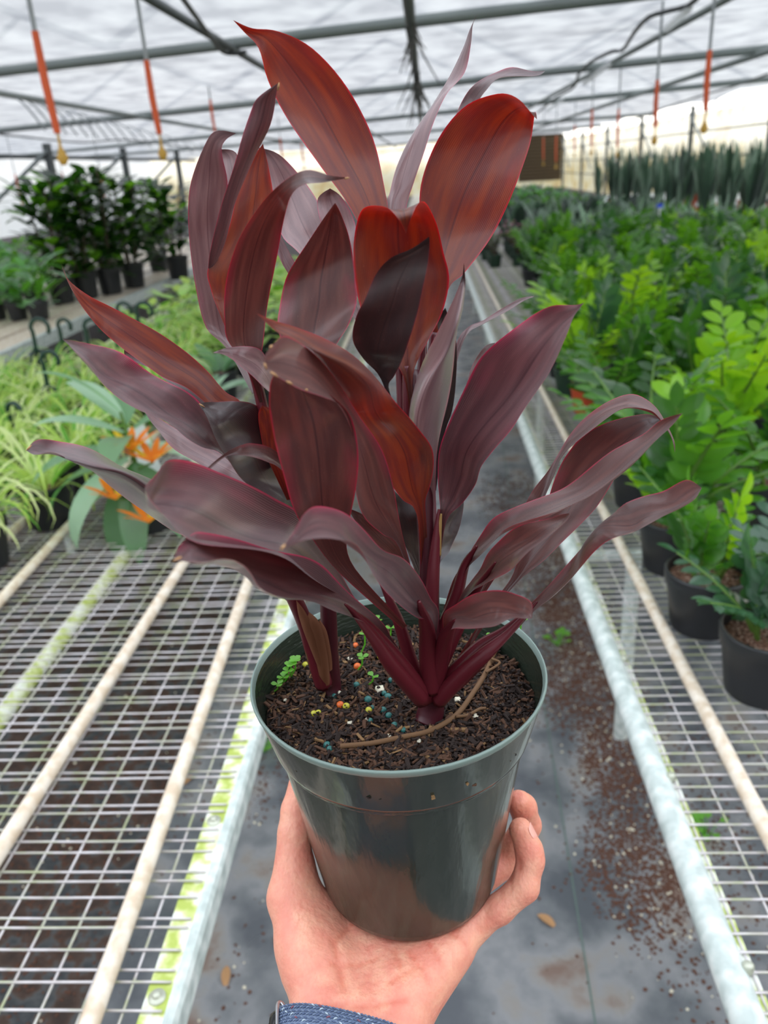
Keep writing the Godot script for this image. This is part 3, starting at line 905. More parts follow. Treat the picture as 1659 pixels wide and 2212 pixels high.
		for q in [14, 8, 18][kind]:
			var a := rng.randf() * TAU
			var d := Vector3(cos(a) * rng.randf_range(0.05, [0.25, 0.6, 0.8][kind]), 1.0, sin(a) * rng.randf_range(0.05, [0.25, 0.6, 0.8][kind]))
			var m: Material = [[M.snake_leaf, M.snake_pale, M.snake_dark, M.snake_leaf], [M.snake_dark, M.snake_leaf, M.snake_dark, M.snake_pale], [M.snake_pale, M.silver_leaf, M.snake_pale, M.zz_mid]][kind][rng.randi() % 4]
			var size: float = rng.randf_range(0.7, 1.15) * [1.45, 1.15, 0.7][kind]
			part("leaf", paddle if kind == 1 else swords[q % 3], m, o, Transform3D(basis_yz(d, Vector3(-cos(a), 0.2, -sin(a))).scaled_local(Vector3.ONE * size), Vector3(cos(a) * 0.03, 0.1, sin(a) * 0.03)))
	var bush := blade(0.2, 0.06, 0.5, 0.8, 0.15, 5, 3).done()
	for k in 60:
		var where := Vector3(0.7 + 0.45 * (k % 5) + rng.randf_range(-0.1, 0.1), BENCH, -12.4 - 0.75 * int(k / 5.0))
		var o := thing("strap_leaf_bush", "mixed green strap-leaved plant far up the right bench by the louvre", "potted plant", where, rng.randf() * TAU, "plants at the far end of the right bench")
		add_pot(o, pot, soil, M.black_pot, 0.13)
		for q in 30:
			var a := rng.randf() * TAU
			part("leaf", bush, [M.snake_leaf, M.zz_mid, M.snake_pale, M.grey_leaf][rng.randi() % 4], o, Transform3D(basis_yz(Vector3(cos(a), rng.randf_range(0.3, 2.0), sin(a)), Vector3(-cos(a), 0.5, -sin(a))).scaled_local(Vector3.ONE * rng.randf_range(0.9, 1.8)), Vector3(0, 0.12, 0)))
	var tagp := level(1426, 440, BENCH + 0.5)
	var bt := thing("plant_label", "small bright blue plant label among the snake plants", "label", Vector3(tagp.x, BENCH, tagp.z))
	part("stake", box_mesh(Vector3(-0.006, 0, -0.001), Vector3(0.006, 0.47, 0.001)), M.plastic_tag, bt)
	part("flag", box_mesh(Vector3(-0.024, 0.47, -0.002), Vector3(0.024, 0.5, 0.002)), M.blue_tag, bt)

func left_plants():
	var pot := pot_mesh(0.082, 0.062, 0.13)
	var big_pot := pot_mesh(0.112, 0.09, 0.22)
	var soil := soil_mesh(0.074)
	var big_soil := soil_mesh(0.095)
	# spider plants in low baskets
	var straps := []
	for k in 5: straps.append(blade(0.19 + 0.05 * k, 0.0115, 0.5, 1.9 + 0.5 * k, 0.3, 9, 2, -1.0).done())
	var greens := [M.spider_lime, M.spider_cream, M.spider_green, M.spider_lime, M.spider_cream]
	var n := 0
	for i in 10:
		for j in 4:
			var where := Vector3(-1.16 - 0.25 * j + rng.randf_range(-0.04, 0.04), BENCH, -1.8 - 0.25 * i + rng.randf_range(-0.04, 0.04))
			if j > 1 and i > 6: continue
			if not (in_view(where + Vector3(0, 0.1, 0), 120)): continue
			var o := thing("spider_plant", "lime and cream striped spider plant massed on the left bench", "potted plant", where, rng.randf() * TAU, "spider plants on the left bench")
			add_pot(o, pot, soil, M.black_pot, 0.13)
			for q in 72:
				var a := rng.randf() * TAU
				var d := Vector3(cos(a), rng.randf_range(0.35, 2.2), sin(a))
				part("leaf", straps[rng.randi() % 5], greens[rng.randi() % 5], o, Transform3D(basis_yz(d, Vector3(-cos(a), 0.3, -sin(a))).scaled_local(Vector3.ONE * rng.randf_range(0.7, 1.1)), Vector3(cos(a) * 0.02, 0.11, sin(a) * 0.02)))
			n += 1
	# pale trailing plants and silvery ones further up the bench
	var heart := blade(0.075, 0.055, 0.36, 0.5, 0.12, 6, 4).done()
	var lance := blade(0.16, 0.05, 0.45, 0.7, 0.15, 7, 4).done()
	for i in 9:
		for j in 4:
			var pale := i > 1
			var where := Vector3(-0.62 - 0.3 * j + rng.randf_range(-0.05, 0.05), BENCH, -3.0 - 0.42 * i + rng.randf_range(-0.05, 0.05))
			if j > 1 and i < 3: continue
			var o := thing("pale_vine" if pale else "silver_leaf_plant", "pale green bushy vine in a pot behind the burgundy leaves" if pale else "silvery broad-leaved plant just behind the pale pink leaf", "potted plant", where, rng.randf() * TAU, "pale vines up the left bench" if pale else "silvery plants on the left bench")
			add_pot(o, pot, soil, M.black_pot, 0.13)
			for q in (60 if pale else 18):
				var a := rng.randf() * TAU
				var y := rng.randf_range(0.12, 0.3) if pale else 0.12
				var rad := rng.randf_range(0.01, 0.15) if pale else 0.02
				var d := Vector3(cos(a), rng.randf_range(0.0, 0.9) if pale else rng.randf_range(0.3, 1.4), sin(a))
				var m: Material = M.pale_leaf if rng.randf() < 0.6 else M.spider_lime if rng.randf() < 0.8 else M.zz_mid
				if not pale: m = M.silver_leaf if rng.randf() < 0.6 else M.grey_leaf
				part("leaf", heart if pale else lance, m, o, Transform3D(basis_yz(d, Vector3(-cos(a) * 0.3, 1, -sin(a) * 0.3)).scaled_local(Vector3.ONE * rng.randf_range(0.7, 1.3)), Vector3(cos(a) * rad, y, sin(a) * rad)))
			if pale:
				for q in 5:
					var a := rng.randf() * TAU
					part("stem", tube_mesh([Vector3(0, 0.1, 0), Vector3(cos(a) * 0.06, 0.2, sin(a) * 0.06), Vector3(cos(a) * 0.13, 0.26, sin(a) * 0.13)], 0.003, 5), M.zz_stem, o)
	# the plant with grey-green drooping leaves and orange bracts
	var base := level(322, 1160, BENCH) + Vector3(-0.02, 0, -0.07)
	var o := thing("orange_bract_plant", "drooping grey-green plant with orange bracts in a black pot, left bench", "potted plant", base)
	add_pot(o, pot, soil, M.black_pot, 0.13)
	part("stem", tube_mesh([Vector3(0, 0.1, 0), Vector3(-0.01, 0.24, 0.0), Vector3(-0.02, 0.34, 0.0)], [0.008, 0.006, 0.004], 6), M.zz_stem, o)
	var gl := []
	for k in 3: gl.append(blade(0.25 + 0.035 * k, 0.072 + 0.007 * k, 0.5, 0.9 + 0.3 * k, 0.12, 10, 6).done())
	var grey := [[-1.0, 0.5, 0.25, 0.28, 0], [-0.8, 0.15, 0.5, 0.24, 1], [-0.5, -0.3, 0.7, 0.22, 2], [-0.25, -0.7, 0.6, 0.2, 2], [0.1, -0.6, 0.7, 0.18, 1], [0.6, -0.3, 0.6, 0.2, 1], [0.9, 0.1, 0.3, 0.24, 0], [0.7, 0.4, -0.4, 0.28, 0], [-0.2, 0.5, -0.8, 0.3, 0], [-0.7, 0.6, -0.4, 0.31, 0], [-1.0, -0.1, 0.1, 0.2, 2], [0.15, 0.3, 0.9, 0.27, 1], [-0.55, 0.8, 0.3, 0.33, 0], [-0.9, -0.4, 0.45, 0.17, 1]]
	for g in grey:
		var d := Vector3(g[0], g[1], g[2])
		part("leaf", gl[g[4]], M.grey_leaf if rng.randf() < 0.7 else M.silver_leaf, o, Transform3D(basis_yz(d, Vector3(-d.x * 0.3, 1, -d.z * 0.3)), Vector3(-0.012, g[3], 0)))
	var br := blade(0.09, 0.02, 0.5, 0.3, 0.2, 5, 3).done()
	for q in [[285, 975, 9], [330, 1000, 10], [250, 1080, 7], [322, 1130, 7]]:
		var c: Vector3 = at(q[0], q[1], (base - EYE).dot(fwd) - 0.2) - base
		var head := part("flower_head", tube_mesh([Vector3(-0.015, c.y - 0.06, 0), c], 0.0035, 5), M.zz_stem, o)
		for k in q[2]:
			var a: float = TAU * k / q[2] + 0.3
			part("bract", br, M.orange_bract if k % 5 else M.yellow_bract, head, Transform3D(basis_yz(Vector3(cos(a), 0.7, sin(a)), Vector3.UP), c))
	var tg := thing("plant_label", "white plastic plant label behind the purple leaves on the left", "label", Vector3(level(335, 960, BENCH + 0.2).x, BENCH, level(335, 960, BENCH + 0.2).z))
	part("card", box_mesh(Vector3(-0.03, 0.0, -0.001), Vector3(0.03, 0.26, 0.001)), M.plastic_tag, tg, Transform3D(Basis(Vector3.BACK, 0.2), Vector3.ZERO))
	# hooks of hanging baskets standing among the spider plants
	var hooks := [[62, 690, 1.0, "leftmost hook among the spider plants", 3.3], [85, 760, 0.85, "low hook in front of the leftmost one", 2.9], [122, 690, 0.8, "thin hook second from the left", 3.55], [178, 690, 0.9, "hook beside the tip of the orange-red leaf", 3.3], [290, 655, 0.9, "rightmost hook, just above the long orange-red leaf", 3.3], [250, 655, 0.85, "hook next to the rightmost one", 3.65], [12, 870, 0.8, "hook low at the left edge", 2.7]]
	for h in hooks:
		var top := at(h[0], h[1], h[4])
		var hgt: float = top.y - BENCH - 0.12
		var p := thing("basket_hanger", "dark green plastic basket hanger, " + h[3], "hanger", Vector3(top.x, BENCH, top.z), rng.randf_range(-0.4, 0.4), "basket hangers on the left bench")
		var pts := []
		var q := 0.038 * float(h[2])
		for k in 12:
			var a := PI * 1.15 - PI * 1.35 * k / 11.0
			pts.append(Vector3(cos(a) * q + q, hgt + 0.12 - q + sin(a) * q, 0))
		pts.push_front(Vector3(0.0, hgt - 0.02, 0))
		part("hook", tube_mesh(smooth_path(pts, 24), 0.0085, 6), M.hanger, p)
		for k in 3:
			var a := TAU * k / 3.0
			part("strap", tube_mesh(smooth_path([Vector3(0, hgt, 0), Vector3(cos(a) * 0.03, hgt - 0.03, sin(a) * 0.03), Vector3(cos(a) * 0.045, hgt * 0.55, sin(a) * 0.045), Vector3(cos(a) * 0.06, 0.09, sin(a) * 0.06)], 10), 0.006, 5), M.hanger, p)
		var dish := Shape.new()
		dish.lathe([Vector2(0, 0), Vector2(0.045, 0.0), Vector2(0.06, 0.09), Vector2(0.064, 0.1), Vector2(0.058, 0.1), Vector2(0.05, 0.06), Vector2(0, 0.05)], 20)
		part("basket", dish.done(), M.hanger, p)
	# dark figs in big black pots on the bench beyond
	var oval := blade(0.19, 0.1, 0.58, 0.4, 0.1, 6, 4).done()
	var figs := [[190, 644, 0.95, 0], [242, 634, 1.0, 0], [292, 620, 0.92, 0], [138, 654, 0.9, 0], [388, 602, 0.8, 0], [180, 610, 1.0, 1], [238, 600, 0.95, 1], [345, 585, 0.85, 1]]
	var fl := ["fig in black pot, at the front of the dark clump", "tallest front fig in a black pot, middle of the dark clump", "fig in black pot at the right end of the dark clump", "fig in black pot at the left end of the dark clump", "broad-leaved dark plant in a lone black pot, right of the fig clump", "fig behind the clump's front row, left one", "fig behind the clump's front row, right one", "small fig between the clump and the lone pot"]
	for k in figs.size():
		var f = figs[k]
		var where := level(f[0], f[1], BENCH)
		o = thing("fig_tree", "dark green " + fl[k], "potted plant", where, rng.randf() * TAU, "dark figs on the far left bench")
		add_pot(o, big_pot, big_soil, M.black_pot, 0.22)
		var tall: float = f[2]
		for q in 3:
			var a := TAU * q / 3.0
			part("stem", tube_mesh([Vector3(cos(a) * 0.04, 0.2, sin(a) * 0.04), Vector3(cos(a) * 0.1, 0.2 + tall * 0.45, sin(a) * 0.1), Vector3(cos(a) * 0.13, 0.22 + tall * 0.8, sin(a) * 0.13)], [0.012, 0.009, 0.006], 5), M.trunk, o)
		for q in 175:
			var a := rng.randf() * TAU
			var y := 0.19 + tall * 0.82 * pow(rng.randf(), 0.9)
			var rad := rng.randf_range(0.03, 0.2)
			var d := Vector3(cos(a), rng.randf_range(-0.3, 0.9), sin(a))
			part("leaf", oval, M.fig_leaf if rng.randf() < 0.85 else M.fig_leaf_new, o, Transform3D(basis_yz(d, Vector3(-cos(a) * 0.4, 1, -sin(a) * 0.4)).scaled_local(Vector3.ONE * rng.randf_range(0.7, 1.15)), Vector3(cos(a) * rad, y, sin(a) * rad)))
	# low variegated plants at the far left edge
	for k in 16:
		var where := level(-50.0 + 46.0 * (k % 4) - 8.0 * int(k / 4.0), 690.0 - 24.0 * int(k / 4.0), BENCH)
		o = thing("variegated_plant", "low mottled green plant massed at the far left edge", "potted plant", where, rng.randf() * TAU, "mottled plants at the far left")
		add_pot(o, pot, soil, M.black_pot, 0.13)
		for q in 46:
			var a := rng.randf() * TAU
			var d := Vector3(cos(a), rng.randf_range(-0.2, 1.2), sin(a))
			var m: Material = [M.silver_leaf, M.zz_mid, M.grey_leaf, M.spider_green][rng.randi() % 4]
			part("leaf", lance if q % 2 else heart, m, o, Transform3D(basis_yz(d, Vector3(-cos(a) * 0.4, 1, -sin(a) * 0.4)).scaled_local(Vector3.ONE * rng.randf_range(0.9, 1.5)), Vector3(cos(a) * 0.1, rng.randf_range(0.1, 0.42), sin(a) * 0.1)))

# ---------------------------------------------------------------- the held plant
# Every leaf is a strip of stations from the tip to the stalk. A station is left edge x, y, distance behind the pot's axis in metres,
# right edge x, y, distance, and sometimes a middle point; x and y are where the edge shows in the photograph.
const LEAVES := [
	# --- upper crown
	["leaf_red", 0.10, [[503,43,.035,503,43,.035],[528,70,.04,546,61,.04],[558,104,.042,602,68,.045],[580,175,.045,675,105,.05],[625,262,.047,750,190,.055],[690,360,.045,805,299,.055],[760,455,.04,832,410,.045],[825,600,.03,858,570,.03],[880,790,.015,895,790,.015]]],
	["leaf_red", 0.10, [[1160,258,.03,1160,258,.03],[1122,216,.02,1156,242,.03],[1072,207,.035,1151,276,.035],[1010,226,.045,1144,318,.035],[957,286,.05,1120,388,.035],[921,358,.05,1086,462,.035],[906,430,.048,1050,528,.035],[914,520,.04,1002,592,.032],[930,610,.03,968,626,.028],[928,730,.02,945,730,.02],[905,880,.01,915,880,.01]]],
	["leaf_red", 0.12, [[877,505,-.03,877,505,-.03],[858,470,-.034,892,462,-.034],[832,444,-.026,908,440,-.026],[800,447,-.006,924,443,-.006],[775,474,.004,943,482,.004],[764,525,.008,958,545,.008],[767,600,.008,970,605,.008],[784,680,.006,956,675,.006],[832,755,.004,925,735,.004],[872,815,.0,892,810,.0],[885,900,-.004,897,900,-.004]]],
	["leaf_shaded", 0.08, [[927,511,-.045,927,511,-.045],[890,536,-.04,928,530,-.042],[845,556,-.036,924,570,-.04],[810,594,-.032,914,622,-.038],[788,646,-.03,900,684,-.034],[770,684,-.027,884,735,-.03],[762,735,-.022,866,785,-.024],[785,776,-.018,852,812,-.018],[822,818,-.014,840,836,-.014],[850,900,-.01,860,900,-.01]]],
	["leaf_burgundy", 0.10, [[724,438,-.005,724,438,-.005],[700,470,.0,736,460,.0],[670,515,.004,752,505,.004],[640,560,.006,763,560,.006],[616,605,.006,768,610,.006],[604,660,.004,770,655,.004],[602,715,.0,752,705,.0],[625,765,-.003,728,740,-.003],[665,800,-.006,700,790,-.006],[740,900,-.01,755,895,-.01]]],
	["leaf_plum", -0.16, [[603,178,.0,603,178,.0],[556,211,.002,598,200,.004],[538,255,.003,584,270,.008],[510,340,.004,548,342,.012],[484,422,.006,514,424,.014],[466,490,.008,494,500,.016],[454,548,.01,474,552,.016],[449,580,.012,456,585,.016]]],
	["leaf_red", 0.06, [[568,310,.03,568,310,.03],[535,360,.028,582,370,.03],[510,430,.024,592,440,.03],[488,512,.02,590,520,.026],[449,580,.012,566,600,.022],[456,625,.01,548,650,.018],[472,668,.008,530,690,.014],[500,740,.004,520,742,.01],[545,820,.0,556,820,.0]]],
	["leaf_burgundy", 0.08, [[754,384,-.05,754,384,-.05],[714,379,-.05,702,394,-.05],[660,368,-.042,655,401,-.046],[606,397,-.03,628,424,-.03],[556,450,-.022,617,466,-.012],[516,520,-.015,602,530,-.004],[490,610,-.01,588,600,.0],[484,690,-.008,576,670,.002],[491,735,-.006,568,745,.0],[530,790,-.004,560,795,-.002],[560,870,-.002,570,868,-.002]]],
	["leaf_pale_sheen", 0.06, [[510,288,.03,510,288,.03],[464,284,.028,488,302,.03],[437,324,.026,478,328,.03],[413,390,.026,492,392,.034],[406,450,.026,492,460,.034],[410,520,.026,494,540,.034],[424,625,.024,502,640,.03],[445,710,.02,510,715,.026],[492,756,.014,518,758,.02],[545,850,.0,555,850,.004]]],
	["leaf_pale_sheen", 0.08, [[556,318,.1,556,318,.1],[575,350,.1,602,333,.1],[590,420,.095,652,384,.1],[606,502,.085,695,452,.09],[645,548,.075,718,520,.08],[705,610,.06,738,595,.06],[820,760,.03,832,752,.03]]],
	["leaf_pale_sheen", 0.08, [[713,407,.08,713,407,.08],[687,428,.08,738,426,.08],[690,470,.075,766,478,.075],[715,540,.065,772,545,.065],[760,620,.05,785,615,.05],[850,780,.03,858,775,.03]]],
	["leaf_pale_sheen", 0.05, [[470,322,.07,470,322,.07],[478,345,.07,510,330,.07],[490,400,.065,530,390,.065],[560,480,.06,585,470,.06],[596,540,.055,616,528,.055],[622,590,.05,642,575,.05],[700,690,.04,712,682,.04]]],
	["leaf_pale_sheen", -0.12, [[1034,24,.06,1034,24,.06],[1015,63,.06,1022,52,.06],[1000,105,.06,1017,95,.058],[968,172,.06,1003,155,.055],[925,240,.058,966,203,.05],[886,292,.055,936,270,.045],[862,350,.052,914,338,.042],[845,410,.048,893,398,.04],[836,450,.045,876,450,.038],[845,560,.035,866,560,.03],[868,780,.015,878,780,.015]]],
	["leaf_plum", 0.1, [[1178,153,.03,1178,153,.03],[1150,153,.035,1160,164,.03],[1108,146,.045,1112,167,.035],[1072,157,.055,1070,172,.042],[1032,178,.062,1046,196,.05],[1004,206,.068,1032,225,.058],[985,245,.07,1018,260,.06],[970,320,.065,995,330,.06],[950,480,.05,965,480,.05],[920,700,.03,928,700,.03]]],
	# --- left side
	["leaf_red", 0.10, [[133,572,.01,133,572,.01],[150,607,.012,154,622,.008],[192,640,.016,177,662,.01],[240,663,.02,214,707,.012],[288,688,.022,256,745,.014],[342,718,.024,303,781,.014],[402,760,.024,350,815,.014],[446,800,.022,404,838,.014],[486,846,.016,446,872,.012],[520,868,.01,490,915,.008],[575,940,.0,560,955,.0],[680,1090,-.006,672,1098,-.006]]],
	["leaf_plum", 0.12, [[135,732,-.055,135,732,-.055],[186,739,-.04,158,758,-.06],[233,757,-.03,192,788,-.062],[280,780,-.024,217,822,-.06],[324,800,-.018,256,852,-.055],[374,827,-.014,310,888,-.05],[412,851,-.01,350,915,-.046],[440,880,-.008,392,942,-.04],[460,925,-.008,438,963,-.03],[482,972,-.01,484,984,-.016],[560,1060,-.008,556,1070,-.01],[690,1200,-.004,684,1206,-.004]]],
	["leaf_pale_sheen", 0.06, [[312,890,.03,312,890,.03],[335,900,.035,348,938,.02],[400,935,.035,388,977,.02],[470,975,.03,440,1010,.018],[530,1010,.02,510,1050,.012],[600,1070,.01,590,1090,.006],[690,1190,.0,684,1196,.0]]],
	["leaf_plum", 0.05, [[268,752,.05,268,752,.05],[300,768,.055,275,775,.05],[345,800,.055,330,800,.05],[430,850,.04,410,860,.04],[600,960,.02,590,970,.02]]],
	["leaf_shaded", 0.12, [[430,872,-.02,430,872,-.02],[458,866,-.012,440,895,-.03],[503,866,-.006,461,938,-.036],[548,880,.0,485,978,-.036],[584,915,.004,512,1016,-.034],[604,960,.006,542,1050,-.03],[618,1010,.006,582,1078,-.025],[632,1060,.004,626,1100,-.018],[650,1105,.0,650,1118,-.008],[720,1230,-.004,716,1236,-.004]]],
	["leaf_burgundy", 0.1, [[430,1038,-.075,430,1038,-.075],[450,1009,-.07,456,1012,-.07],[488,978,-.062,494,984,-.062],[522,962,-.055,542,986,-.058],[550,957,-.048,580,998,-.05],[596,974,-.04,606,1015,-.042],[650,1030,-.03,650,1060,-.03],[730,1180,-.01,728,1186,-.01]]],
	["leaf_red", 0.05, [[566,876,-.02,566,876,-.02],[558,895,-.02,592,890,-.02],[562,930,-.018,600,940,-.018],[575,985,-.015,606,1000,-.015],[620,1080,-.01,632,1080,-.01]]],
	["leaf_pale_sheen", 0.08, [[460,762,-.02,460,762,-.02],[487,752,-.016,484,767,-.02],[526,748,-.01,518,789,-.018],[566,759,-.004,550,816,-.014],[590,800,.0,580,846,-.01],[610,860,.0,602,872,-.004],[680,1000,.0,676,1004,.0]]],
	["leaf_plum", 0.1, [[57,973,-.05,57,973,-.05],[78,951,-.04,78,981,-.055],[122,948,-.03,119,986,-.058],[195,969,-.02,190,1012,-.02,201,1008,-.055],[256,999,-.012,242,1055,.0,260,1026,-.05],[312,1031,-.006,296,1096,.006,318,1060,-.044],[365,1062,-.004,362,1140,.006,370,1105,-.036],[425,1110,-.004,420,1166,.0,426,1146,-.026],[540,1210,-.004,536,1232,-.004],[680,1340,-.002,676,1346,-.002]]],
	["leaf_plum", 0.14, [[312,1058,-.13,312,1058,-.13],[324,1035,-.115,324,1080,-.14],[358,1000,-.098,358,1116,-.142],[430,996,-.08,420,1156,-.135],[510,1030,-.064,500,1182,-.122],[590,1072,-.05,590,1212,-.105],[652,1112,-.04,660,1238,-.085],[702,1190,-.032,720,1272,-.06],[746,1256,-.026,752,1302,-.04],[800,1340,-.022,800,1356,-.03],[880,1450,-.018,876,1458,-.022]]],
	["leaf_plum", 0.14, [[374,1212,-.155,374,1212,-.155],[386,1182,-.14,400,1205,-.16],[410,1155,-.128,446,1205,-.158],[440,1147,-.118,486,1214,-.15],[520,1161,-.1,524,1238,-.142],[598,1192,-.082,562,1268,-.132],[660,1216,-.068,616,1284,-.118],[712,1242,-.056,672,1296,-.1],[762,1278,-.046,722,1318,-.08],[806,1320,-.038,775,1338,-.062],[832,1354,-.032,806,1362,-.048],[850,1385,-.026,836,1392,-.032],[915,1478,-.018,905,1486,-.02]]],
	# --- middle
	["leaf_burgundy", 0.12, [[640,775,-.09,640,775,-.09],[590,812,-.088,695,830,-.085],[581,865,-.085,742,880,-.078],[587,915,-.08,766,925,-.074],[598,975,-.075,774,988,-.07],[615,1040,-.068,768,1058,-.064],[638,1104,-.06,757,1112,-.056],[672,1160,-.05,748,1160,-.048],[735,1240,-.036,768,1230,-.034],[870,1360,-.02,880,1352,-.02]]],
	["leaf_burgundy", 0.12, [[568,775,-.125,568,775,-.125],[584,749,-.115,588,806,-.125],[620,726,-.1,642,834,-.115],[682,764,-.085,700,856,-.1],[738,836,-.07,736,884,-.085],[778,900,-.058,762,952,-.07],[822,970,-.048,767,1034,-.06],[850,1058,-.04,784,1112,-.05],[864,1120,-.032,826,1154,-.04],[876,1180,-.026,862,1182,-.03],[912,1310,-.016,906,1312,-.018]]],
	["leaf_red", 0.14, [[553,676,-.09,553,676,-.09],[592,692,-.082,597,714,-.088],[652,710,-.07,628,734,-.088,645,730,-.084],[702,729,-.062,674,762,-.076,692,760,-.092],[763,767,-.052,704,815,-.066,752,792,-.082],[816,821,-.046,738,862,-.06,796,836,-.07],[862,878,-.042,780,912,-.054],[906,928,-.038,812,956,-.05],[935,968,-.034,827,1003,-.046],[938,1005,-.03,842,1042,-.04],[928,1050,-.026,868,1078,-.034],[918,1085,-.024,894,1098,-.028],[922,1150,-.02,906,1150,-.022],[930,1320,-.016,914,1320,-.016]]],
	["leaf_plum", 0.14, [[606,1188,-.165,606,1188,-.165],[632,1152,-.15,640,1172,-.16],[658,1108,-.135,676,1169,-.155],[686,1091,-.12,722,1167,-.145],[734,1110,-.104,764,1171,-.132],[784,1150,-.09,786,1196,-.114],[830,1188,-.076,806,1236,-.096],[876,1208,-.062,834,1278,-.078],[908,1248,-.05,868,1312,-.062],[930,1292,-.04,900,1334,-.05],[948,1324,-.032,930,1344,-.038],[940,1400,-.024,922,1400,-.024],[948,1480,-.018,925,1480,-.018]]],
	["leaf_burgundy", 0.06, [[752,1098,-.03,752,1098,-.03],[785,1112,-.02,765,1122,-.025],[835,1148,-.015,805,1172,-.02],[880,1205,-.01,858,1230,-.015],[915,1330,-.012,905,1335,-.012]]],
	["leaf_shaded", 0.06, [[832,1040,-.012,832,1040,-.012],[862,1070,.0,850,1095,-.004],[905,1110,.0,862,1150,-.004],[910,1170,.0,880,1190,-.004],[915,1260,-.006,905,1260,-.008]]],
	["leaf_pale_sheen", 0.16, [[1002,567,-.02,1002,567,-.02],[996,606,-.016,1005,612,-.016],[968,670,-.008,1000,668,-.014,986,690,-.03],[944,722,-.004,989,716,-.012,964,755,-.032],[914,782,.0,979,790,-.01,934,808,-.034],[894,842,.0,968,855,-.01,909,870,-.034],[884,900,.0,954,925,-.012,899,922,-.034],[886,965,-.008,944,988,-.016,905,985,-.032],[903,1055,-.014,941,1055,-.018],[905,1150,-.018,944,1150,-.02],[912,1320,-.018,944,1320,-.018]]],
	["leaf_shaded", 0.08, [[962,665,.012,962,665,.012],[945,695,.012,971,690,.012],[953,760,.01,986,742,.01],[952,830,.008,985,820,.008],[948,900,.004,977,886,.004],[942,960,.0,958,945,.0],[935,1060,-.008,942,1060,-.008]]],
	["leaf_shaded", 0.08, [[1002,1080,.035,1002,1080,.035],[975,1100,.03,1000,1105,.032],[955,1135,.024,987,1155,.026],[946,1175,.018,970,1192,.02],[938,1230,.01,948,1225,.01],[930,1330,-.006,936,1330,-.006]]],
	# --- right side
	["leaf_plum", 0.14, [[1262,654,-.05,1262,654,-.05],[1242,660,-.046,1240,680,-.052],[1190,660,-.036,1226,718,-.056],[1142,679,-.026,1204,770,-.058],[1092,722,-.02,1180,820,-.056],[1046,772,-.014,1152,866,-.054],[1012,830,-.012,1110,922,-.05],[975,902,-.012,1062,968,-.044],[950,968,-.014,1037,1006,-.036],[945,1030,-.016,1028,1046,-.028],[948,1075,-.017,1000,1086,-.022],[950,1110,-.018,966,1122,-.02],[938,1200,-.018,952,1200,-.018],[930,1320,-.016,944,1320,-.016]]],
	["leaf_burgundy", 0.08, [[1070,740,.03,1070,740,.03],[1048,748,.03,1060,758,.028],[1024,782,.026,1036,795,.024],[1012,815,.02,1022,830,.018],[990,900,.01,1000,905,.01],[955,1050,.0,962,1050,.0]]],
	["leaf_pale_sheen", 0.12, [[1156,640,.05,1156,640,.05],[1128,643,.05,1132,650,.048],[1096,660,.05,1098,670,.046],[1046,690,.048,1040,702,.042],[1012,706,.045,1010,722,.04],[986,745,.04,990,772,.035],[970,830,.03,976,835,.028],[950,1000,.005,954,1000,.005]]],
	["leaf_burgundy", 0.14, [[1458,978,-.01,1458,978,-.01],[1457,950,-.008,1449,940,-.01],[1438,910,-.004,1420,898,-.008],[1412,876,.0,1396,886,-.01],[1368,853,.006,1350,884,-.008],[1318,866,.01,1312,901,-.004],[1270,898,.012,1272,930,.0],[1232,938,.012,1236,962,.002],[1206,978,.012,1214,988,.004],[1182,1018,.01,1198,1026,.004],[1154,1056,.008,1182,1062,.002],[1130,1100,.004,1160,1108,.0],[1080,1200,.0,1098,1204,-.002],[1000,1340,-.006,1008,1344,-.006]]],
	["leaf_burgundy", 0.12, [[1430,904,-.004,1430,904,-.004],[1392,892,.002,1404,930,-.012],[1326,908,.008,1380,965,-.018],[1264,940,.012,1340,1022,-.02],[1224,985,.012,1297,1078,-.02],[1202,1030,.01,1258,1122,-.02],[1180,1085,.006,1222,1166,-.02],[1150,1145,.0,1180,1208,-.018],[1122,1205,-.004,1142,1236,-.014],[1104,1250,-.008,1118,1258,-.012],[1060,1310,-.012,1070,1316,-.014],[970,1450,-.016,978,1456,-.016]]],
	["leaf_burgundy", 0.14, [[1475,892,-.05,1475,892,-.05],[1428,908,-.04,1448,924,-.05],[1390,940,-.034,1404,958,-.052],[1330,974,-.03,1366,994,-.056],[1278,1007,-.028,1328,1032,-.058],[1220,1044,-.026,1280,1070,-.058],[1160,1071,-.024,1206,1105,-.056],[1112,1098,-.022,1142,1126,-.05],[1068,1124,-.02,1092,1146,-.044],[1040,1156,-.018,1058,1178,-.036],[1016,1190,-.016,1032,1202,-.028],[994,1226,-.014,1008,1228,-.022],[972,1270,-.014,990,1276,-.018],[940,1390,-.016,956,1394,-.018],[936,1470,-.018,946,1472,-.018]]],
	["leaf_burgundy", 0.12, [[1231,1108,-.075,1231,1108,-.075],[1196,1115,-.066,1224,1124,-.078],[1144,1127,-.058,1182,1162,-.078],[1112,1143,-.052,1144,1195,-.074],[1080,1168,-.046,1106,1226,-.066],[1054,1196,-.04,1070,1248,-.056],[1036,1228,-.034,1042,1266,-.044],[1018,1254,-.028,1018,1280,-.034],[985,1310,-.022,994,1316,-.024],[944,1450,-.018,954,1452,-.018]]],
